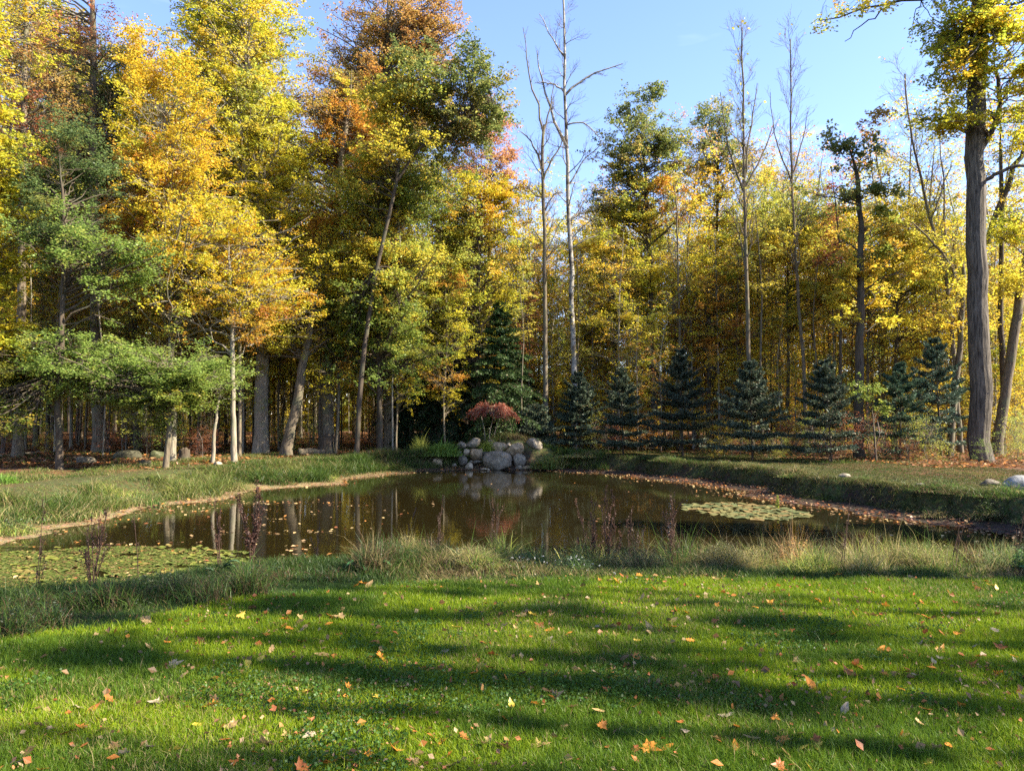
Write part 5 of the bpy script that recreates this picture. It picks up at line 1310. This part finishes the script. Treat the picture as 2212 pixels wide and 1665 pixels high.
stalk(326, 1125, 8.2, "single very thin stalk right of the many armed bush", 3, 1, .03, side=4, dens=10)
stalk(495, 1105, 8.4, "dark stalk pair left of the thickest column like one", 4, 3, .06, side=6)
stalk(562, 1075, 8.2, "thickest column like dark seed stalk left of centre", 5, 5, .045, side=9, dens=26, sz=.018)
stalk(882, 1120, 9.2, "thin broken stalk in front of the water left of centre", 6, 1, .03, side=3, dens=8)
stalk(1275, 1085, 9.0, "tall reddish brown stalk cluster, left one of the touching pair right of centre", 7, 7, .10, (.15, .07, .045), side=7, dens=20)
stalk(1308, 1080, 8.9, "tall reddish brown stalk cluster, right one of the touching pair right of centre", 8, 7, .10, (.15, .07, .045), side=7, dens=20)
stalk(1352, 1120, 9.1, "shorter brown stalk right of the touching pair", 9, 4, .07, (.13, .07, .045), side=6)
stalk(1440, 1085, 8.9, "slender reddish stalk cluster standing alone left of the lily raft", 10, 6, .08, (.15, .075, .05), side=7, dens=18)
stalk(950, 1100, 9.4, "faint dry stalk in front of the water at the centre", 11, 3, .08, (.16, .09, .06), side=5, dens=9)
stalk(1060, 1095, 9.5, "faint reddish dry stalk in front of the red maple's reflection", 12, 4, .12, (.16, .08, .06), side=5, dens=9)
stalk(1797, 1100, 8.3, "thin nearly black stalk right of the yellowish grass clump", 13, 2, .04, side=4, dens=10)
stalk(2030, 1140, 8.4, "thin dark stalk near the right end of the near shore", 14, 2, .05, side=4, dens=9)
stalk(700, 1150, 9.2, "short wispy stalk between the thick column and the broad green leaves", 15, 3, .10, (.16, .11, .07), side=4, dens=7)
stalk(2150, 1130, 8.6, "thin brown stalk by the right photo border", 16, 2, .06, side=4, dens=9)

def clump(u, vtop, Y, w, n, label, seed, cols, name="grass_tussock", cat="grass clump", wd=.006, lean=(.3, 1.2), droop=.5, leafy=0, lcol=(.1, .13, .03), lsz=.03, flowers=0, tip=1.2):
    r = np.random.default_rng(seed); p = at(u, 0, Y); z0 = max(H1(p[0], Y), WZ) - .02; hh = at(u, vtop, Y)[2] - z0
    x = r.normal(size=n) * w * .5; y = r.normal(size=n) * w * .3
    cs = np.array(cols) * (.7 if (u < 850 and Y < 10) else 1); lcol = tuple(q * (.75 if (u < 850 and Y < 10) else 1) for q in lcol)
    c = cs[r.integers(0, len(cs), n)] * r.uniform(.7, 1.3, (n, 1))
    e = np.exp(-(x / w) ** 2 * .9)
    hx = hh * e * r.uniform(.5, 1.35, n) * np.where(r.random(n) < .035, 1.5, 1)
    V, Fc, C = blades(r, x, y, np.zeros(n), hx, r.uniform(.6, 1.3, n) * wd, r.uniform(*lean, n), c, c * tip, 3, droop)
    o = empty(name, (p[0], Y, z0), label, cat, "weeds fringing the near shore" if name == "shore_weed" else ("tussocks on the left bank" if "left bank" in label and "one of" in label else "tussocks on the far right bank") if name == "bank_tussock" else None)
    link("blades", mk_mesh("blades", V, Fc, GRASSM, C), o)
    if leafy:
        a = unit(r.normal(size=(leafy, 3))); a[:, 2] = np.abs(a[:, 2]); rad = r.random((leafy, 1)) ** .4
        pos = a * rad * np.array([w * .8, w * .6, hh * .85]) + np.array([0, 0, .03])
        LV, LI, LC = leaves(r, pos, lsz, np.array(lcol) * r.uniform(.6, 1.4, (leafy, 1)), flat=.3, aspect=.45, hang=.1)
        link("foliage", mk_mesh("foliage", LV, [LI], LEAF, LC), o)
    if flowers:
        a = r.normal(size=(flowers, 3)); pos = np.stack([a[:, 0] * w * .45, a[:, 1] * w * .3 - .1, hh * r.uniform(.45, .95, flowers)], 1)
        pos = np.repeat(pos, 5, 0) + r.normal(size=(flowers * 5, 3)) * .004
        LV, LI, LC = leaves(r, pos, .014, np.full((flowers * 5, 3), .42), flat=.4, hang=0)
        link("blossoms", mk_mesh("blossoms", LV, [LI], LEAF, LC), o)
TT, GG, YG, DG, BR_ = (.29, .235, .10), (.10, .17, .03), (.30, .33, .06), (.045, .09, .02), (.16, .10, .055)
clump(1545, 1158, 8.7, .42, 900, "largest bushy dome of dried weeds in front of the lily raft", 21, [BR_, TT, (.12, .12, .05)], "weed_bush", "weed", leafy=5200, lcol=(.13, .13, .05), lsz=.022)
clump(1610, 1165, 8.9, .25, 420, "sunlit tan shoulder growing at the right of the largest weed dome", 22, [TT, YG], "weed_bush", "weed", leafy=1500, lcol=(.36, .31, .11), lsz=.02)
clump(1720, 1190, 8.3, .30, 700, "bright yellow green arching grass clump right of the weed dome", 23, [YG, (.36, .34, .09), GG], wd=.009)
clump(1700, 1140, 8.9, .35, 420, "airy tan dry grasses with orange brown leaves behind the yellow green clump", 24, [TT, BR_, (.38, .22, .1)], lean=(.1, .7), leafy=420, lcol=(.45, .26, .08))
clump(1850, 1150, 8.8, .5, 700, "straw coloured grasses in front of the water at the right", 25, [TT, YG, BR_], lean=(.15, .8), leafy=900, lcol=(.22, .2, .07), lsz=.02)
clump(1980, 1160, 8.7, .55, 700, "soft tan and green grasses right of the straw coloured ones", 26, [TT, YG, GG], lean=(.15, .9), leafy=1500, lcol=(.18, .19, .06), lsz=.02)
clump(2130, 1165, 8.5, .5, 700, "pale dry grasses close to the right photo border", 27, [TT, GG, (.2, .22, .1)], lean=(.15, .9), leafy=900, lcol=(.12, .16, .06), lsz=.022)
clump(2195, 1175, 8.2, .3, 300, "leafy green weed at the right photo border", 28, [DG, GG], "weed_bush", "weed", leafy=1300, lcol=(.06, .12, .04), lsz=.03)
clump(1140, 1190, 8.5, .40, 500, "dark leafy asters with small white flowers right of centre", 29, [DG, GG, BR_], "white_aster", "aster", leafy=2600, lcol=(.05, .10, .035), lsz=.025, flowers=24)
clump(1235, 1195, 8.3, .34, 420, "second aster clump with white flowers left of the tall stalk pair", 30, [DG, GG, BR_], "white_aster", "aster", leafy=1900, lcol=(.07, .11, .04), lsz=.025, flowers=16)
clump(1390, 1185, 8.7, .42, 500, "dark green leafy weeds between the two tall stalk groups", 31, [DG, GG, TT], "weed_bush", "weed", leafy=2600, lcol=(.07, .11, .035), lsz=.025)
clump(1030, 1178, 8.3, .26, 520, "long bladed bright green grass tussock at the centre of the shore", 32, [GG, YG, DG], wd=.010, lean=(.4, 1.4))
clump(1090, 1165, 8.8, .3, 300, "tussock with blades turning yellow beside the white asters", 33, [GG, YG, TT], wd=.011, lean=(.3, 1.2))
clump(960, 1170, 8.9, .38, 420, "wispy tan grass right of the broad green leaves", 34, [TT, GG, BR_], lean=(.2, 1.1))
clump(880, 1185, 8.8, .32, 360, "thin olive grass behind the broad green leaves", 35, [TT, GG, DG], lean=(.2, 1.1))
clump(655, 1232, 7.9, .26, 420, "dark green tussock right of the thick column stalk", 36, [DG, GG], wd=.008, lean=(.4, 1.5))
clump(560, 1225, 8.2, .35, 420, "tan grass tuft at the foot of the thick column stalk", 37, [TT, DG, BR_], lean=(.3, 1.2))
clump(470, 1225, 7.9, .45, 700, "drooping shadowed grass mound left of the thick column stalk", 38, [DG, GG, (.2, .18, .11)], lean=(.5, 1.6), droop=.7)
clump(380, 1235, 7.4, .45, 700, "widest drooping grass mound with pale arching blades at the left", 39, [DG, GG, (.2, .19, .13)], lean=(.5, 1.6), droop=.7, leafy=900, lcol=(.06, .09, .03))
clump(265, 1262, 6.9, .35, 420, "dark broad leaved weeds around the many armed stalk bush", 40, [DG, GG], "weed_bush", "weed", leafy=1500, lcol=(.05, .09, .03), lsz=.04)
clump(160, 1285, 6.7, .35, 500, "dark grass between the two left hand stalks", 41, [DG, GG, BR_], lean=(.4, 1.3))
clump(20, 1300, 6.3, .4, 700, "long arching green grass in the lower left at the pond's edge", 42, [GG, YG, DG], wd=.008, lean=(.5, 1.6), droop=.6)
clump(2005, 1048, 20.5, .55, 500, "bright green iris like tuft on the steep right bank", 43, [(.2, .3, .05), GG], wd=.018, lean=(.2, .9), tip=1.2)
clump(960, 950, 32.4, .8, 1500, "bright green grass tuft left of the boulders", 44, [(.12, .22, .03), GG, (.2, .28, .05)], wd=.022, lean=(.3, 1.2))
clump(912, 943, 33.5, .45, 420, "yellowish upright plant in the grass left of the boulders", 45, [YG, (.36, .36, .07)], wd=.018, lean=(.1, .5))
clump(1190, 975, 32, .9, 1500, "tan green grass mound right of the boulders", 46, [GG, TT, (.22, .22, .05)], wd=.022, lean=(.4, 1.3))
clump(1250, 978, 31.6, .9, 1300, "orange tinged grass farther right of the boulders", 47, [(.34, .24, .08), GG, TT], wd=.02, lean=(.4, 1.3))
clump(335, 1062, 19.2, .6, 900, "dark green hummock at the water's edge on the left bank", 48, [DG, GG, TT], wd=.012)
clump(420, 1030, 22, 1.0, 1500, "thick tussocky grass on the left bank above the tan shore", 49, [GG, (.2, .24, .06), TT], wd=.014)
clump(245, 1040, 19.3, .7, 900, "yellow green grass around the left bank's sunlit strip", 50, [YG, GG, TT], wd=.012)
clump(50, 1085, 15.6, .9, 1500, "green and straw tussocks on the left bank at the photo border", 51, [GG, DG, TT], wd=.012, lean=(.3, 1.4))
clump(170, 1085, 16.5, .8, 1200, "straw coloured grass above the tan mud shore", 52, [TT, (.42, .33, .17), GG], wd=.012, lean=(.3, 1.4))
clump(35, 1020, 19, .5, 500, "vivid green tall grass at the photo's left border", 53, [(.14, .26, .03), GG], wd=.016, lean=(.2, .8))
clump(1663, 1062, 18.6, .05, 26, "single goldenrod with a yellow head beside the lily raft", 54, [GG, DG], "goldenrod", "goldenrod", leafy=160, lcol=(.30, .32, .05), lsz=.035, lean=(0, .2))
clump(1062, 948, 32.9, .55, 900, "yellow green low groundcover spilling over the tan flat boulder", 55, [(.3, .34, .05), (.2, .26, .04)], "groundcover_plant", "groundcover", wd=.02, lean=(.5, 1.6), leafy=1600, lcol=(.30, .36, .05), lsz=.04)

rw = random.Random(31)
for i in range(48):      # the ragged fringe of weeds between the named clumps
    u = 10 + i * 47 + rw.uniform(-25, 25); x0 = (u - U0) / F * 8.4
    Y = float(lawn_edge(np.array([x0]))[0]) + rw.uniform(.55, 1.3)
    vt = (1245 if u < 500 else 1222 if u < 800 else 1165) + rw.uniform(-22, 22) + (50 if u < 200 else 0)
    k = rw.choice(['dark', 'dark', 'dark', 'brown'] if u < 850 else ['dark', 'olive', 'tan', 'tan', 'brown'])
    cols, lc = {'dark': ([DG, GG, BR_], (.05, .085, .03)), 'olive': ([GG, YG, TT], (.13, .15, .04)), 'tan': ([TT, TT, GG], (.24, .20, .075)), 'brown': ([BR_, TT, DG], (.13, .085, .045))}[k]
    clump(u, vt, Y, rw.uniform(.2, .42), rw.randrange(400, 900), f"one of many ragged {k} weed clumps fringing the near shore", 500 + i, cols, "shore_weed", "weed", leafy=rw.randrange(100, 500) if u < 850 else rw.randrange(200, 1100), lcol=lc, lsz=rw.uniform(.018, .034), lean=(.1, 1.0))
# tussocks breaking up the banks
nP = 62
for i in range(78):
    j = rw.randrange(0, nP - 1); f = rw.random(); A, B = POLY[j], POLY[j + 1]; ed = B - A; nn_ = np.array([-ed[1], ed[0]]) / np.hypot(*ed); of = rw.uniform(.35, 1.5) if j < 24 else rw.uniform(.85, 1.5)
    x, y = (A + ed * f + nn_ * of)
    if float(sdf(np.array([x]), np.array([y]))[0]) < .2: x, y = (A + ed * f - nn_ * of)
    if -2.2 < x < 2.2 and y > 31: continue
    left = j < 32; z = H1(x, y); hh = rw.uniform(.18, .5)
    k = rw.choice([[GG, YG, TT], [TT, TT, GG], [DG, GG, BR_]] if left else [[DG, GG, BR_], [BR_, TT, DG], [GG, DG, TT]])
    clump(U0 + F * x / y, HOR - F * (z + hh - CAMZ) / y, y, rw.uniform(.25, .6), rw.randrange(300, 650), "one of many grassy tussocks overhanging the " + ("left bank" if left else "far right bank"), 700 + i, k, "bank_tussock", wd=.012, lean=(.5, 1.7), droop=.7, leafy=rw.choice([0, 0, 300]), lcol=(.06, .085, .025), lsz=.04)
# broad dock and arrowhead leaves
def broadleaf(u, v, Y, n, label, seed, col, ln=.28, wd=.06, name="broad_leaf_dock", cat="dock", upr=.8):
    r = np.random.default_rng(seed); p = at(u, 0, Y); z0 = max(H1(p[0], Y), WZ)
    S = 9; Vs, Qs = [], []; o_ = 0; Cs = []
    for b in range(n):
        a = r.uniform(0, 6.28); L_ = ln * r.uniform(.6, 1.15); t = np.linspace(0, 1, S); up = upr * r.uniform(.6, 1.2)
        cx = np.cos(a) * L_ * t * .8; cy = np.sin(a) * L_ * t * .6; cz = L_ * (up * t * 1.3 - .7 * t ** 2.2)
        w = wd * np.sin(np.pi * np.clip(t * .92 + .04, 0, 1)) ** .8 * (1 + .12 * np.sin(t * 21 + b)) * np.where(t < .25, .35, 1)
        sx, sy = -np.sin(a), np.cos(a)
        V = np.concatenate([np.stack([cx - sx * w / 2, cy - sy * w / 2, cz + w * .25], 1), np.stack([cx, cy, cz], 1), np.stack([cx + sx * w / 2, cy + sy * w / 2, cz + w * .25], 1)])
        I = np.arange(S - 1)
        Q = np.concatenate([np.stack([I, I + 1, I + 1 + S, I + S], 1), np.stack([I + S, I + 1 + S, I + 1 + 2 * S, I + 2 * S], 1)])
        Vs.append(V); Qs.append(Q + o_); o_ += len(V); Cs.append(np.array(col) * r.uniform(.7, 1.3) * np.ones((len(V), 3)))
    tag(link(name, mk_mesh(name, np.concatenate(Vs), [np.concatenate(Qs)], PADM, np.concatenate(Cs), True), None, (p[0], Y, z0)), label, cat)
broadleaf(805, 1230, 8.1, 9, "broad glossy dark green leaves at the shore left of centre", 1, (.05, .13, .04), .34, .085)
broadleaf(1010, 1200, 9.0, 6, "upright bluish green leaf plant behind the long bladed tussock", 2, (.07, .15, .09), .30, .10, upr=1.3)
broadleaf(1160, 1180, 9.0, 7, "yellowing narrow leaf plant standing at the water's edge beyond the asters", 3, (.30, .28, .05), .26, .022, "yellowing_iris", "iris", 1.6)
broadleaf(1225, 1180, 9.1, 6, "smaller yellowing leaf plant left of the tall stalk pair", 4, (.28, .27, .05), .24, .02, "yellowing_iris", "iris", 1.6)
broadleaf(1355, 1185, 9.1, 5, "yellow tipped leaf plant between the tall stalk groups", 5, (.30, .28, .05), .22, .02, "yellowing_iris", "iris", 1.6)
broadleaf(490, 1235, 8.0, 6, "dark curled leaf plant left of the thick column stalk", 6, (.05, .09, .04), .26, .07)
broadleaf(225, 1290, 6.8, 8, "low broad dark leaves at the foot of the many armed stalk bush", 7, (.04, .09, .035), .22, .07)
broadleaf(2190, 1225, 8.0, 8, "dark green broad leaves at the right end of the near shore", 8, (.05, .11, .04), .22, .06)
# ------------------------------------------------------------------ light, sky, camera
def sky_and_sun():
    el, az = math.radians(SUN_EL), math.radians(SUN_AZ)     # azimuth clockwise from +Y
    d = Vector((math.sin(az) * math.cos(el), math.cos(az) * math.cos(el), math.sin(el)))
    s = bpy.data.lights.new("sun", 'SUN'); s.energy = SUN_E; s.angle = math.radians(.55); s.color = (1, .91, .74)
    o = bpy.data.objects.new("sun", s); COL.objects.link(o); o.rotation_euler = d.to_track_quat('Z', 'Y').to_euler()
    w = bpy.data.worlds.new("World"); SC.world = w; w.use_nodes = True
    ns, L = w.node_tree.nodes, w.node_tree.links; ns.clear()
    out = ns.new('ShaderNodeOutputWorld'); bg = ns.new('ShaderNodeBackground'); bg.inputs[1].default_value = SKY_E
    sk = ns.new('ShaderNodeTexSky'); sk.sky_type = 'NISHITA'; sk.sun_disc = False
    sk.sun_elevation = el; sk.sun_rotation = az; sk.air_density = 1.0; sk.dust_density = .2; sk.ozone_density = 2.5; sk.altitude = 200
    tc = ns.new('ShaderNodeTexCoord'); mp = ns.new('ShaderNodeMapping'); mp.inputs['Scale'].default_value = (1.2, 1.2, 5.5); mp.inputs['Location'].default_value = (.3, .2, .35)
    L.new(tc.outputs['Generated'], mp.inputs[0])
    n = ns.new('ShaderNodeTexNoise'); n.inputs['Scale'].default_value = 1.7; n.inputs['Detail'].default_value = 5; n.inputs['Roughness'].default_value = .5
    L.new(mp.outputs[0], n.inputs[0])
    r = ns.new('ShaderNodeMapRange'); r.inputs[1].default_value = .55; r.inputs[2].default_value = .95; r.inputs[3].default_value = 0; r.inputs[4].default_value = .5
    L.new(n.outputs['Fac'], r.inputs[0])
    mx = ns.new('ShaderNodeMix'); mx.data_type = 'RGBA'; mx.inputs[7].default_value = CLOUD
    tn = ns.new('ShaderNodeVectorMath'); tn.operation = 'MULTIPLY'; tn.inputs[1].default_value = (1.04, 1.0, 1.16)
    L.new(sk.outputs[0], tn.inputs[0]); L.new(r.outputs[0], mx.inputs[0]); L.new(tn.outputs[0], mx.inputs[6])
    L.new(mx.outputs[2], bg.inputs[0]); L.new(bg.outputs[0], out.inputs[0])
SUN_EL, SUN_AZ, SUN_E, SKY_E = 38, 100, 5.0, .083
CLOUD = (9, 9.6, 10.5, 1)
sky_and_sun()
cam = bpy.data.cameras.new("camera"); co = bpy.data.objects.new("camera", cam); COL.objects.link(co)
co.location = (0, 0, CAMZ); co.rotation_euler = (math.pi / 2 + PITCH, 0, 0)
cam.sensor_width = 36; cam.lens = F / 2212 * 36; cam.clip_end = 3000; cam.clip_start = .05
SC.camera = co
SC.view_settings.view_transform = 'Standard'; SC.view_settings.look = 'None'; SC.view_settings.gamma = 1
SC.view_settings.exposure = 2.22
SC.cycles.max_bounces = 12; SC.cycles.diffuse_bounces = 8; SC.cycles.glossy_bounces = 4; SC.cycles.transmission_bounces = 8
SC.cycles.caustics_reflective = False; SC.cycles.caustics_refractive = False
SC.cycles.sample_clamp_indirect = 6

SC.cycles.use_denoising = False
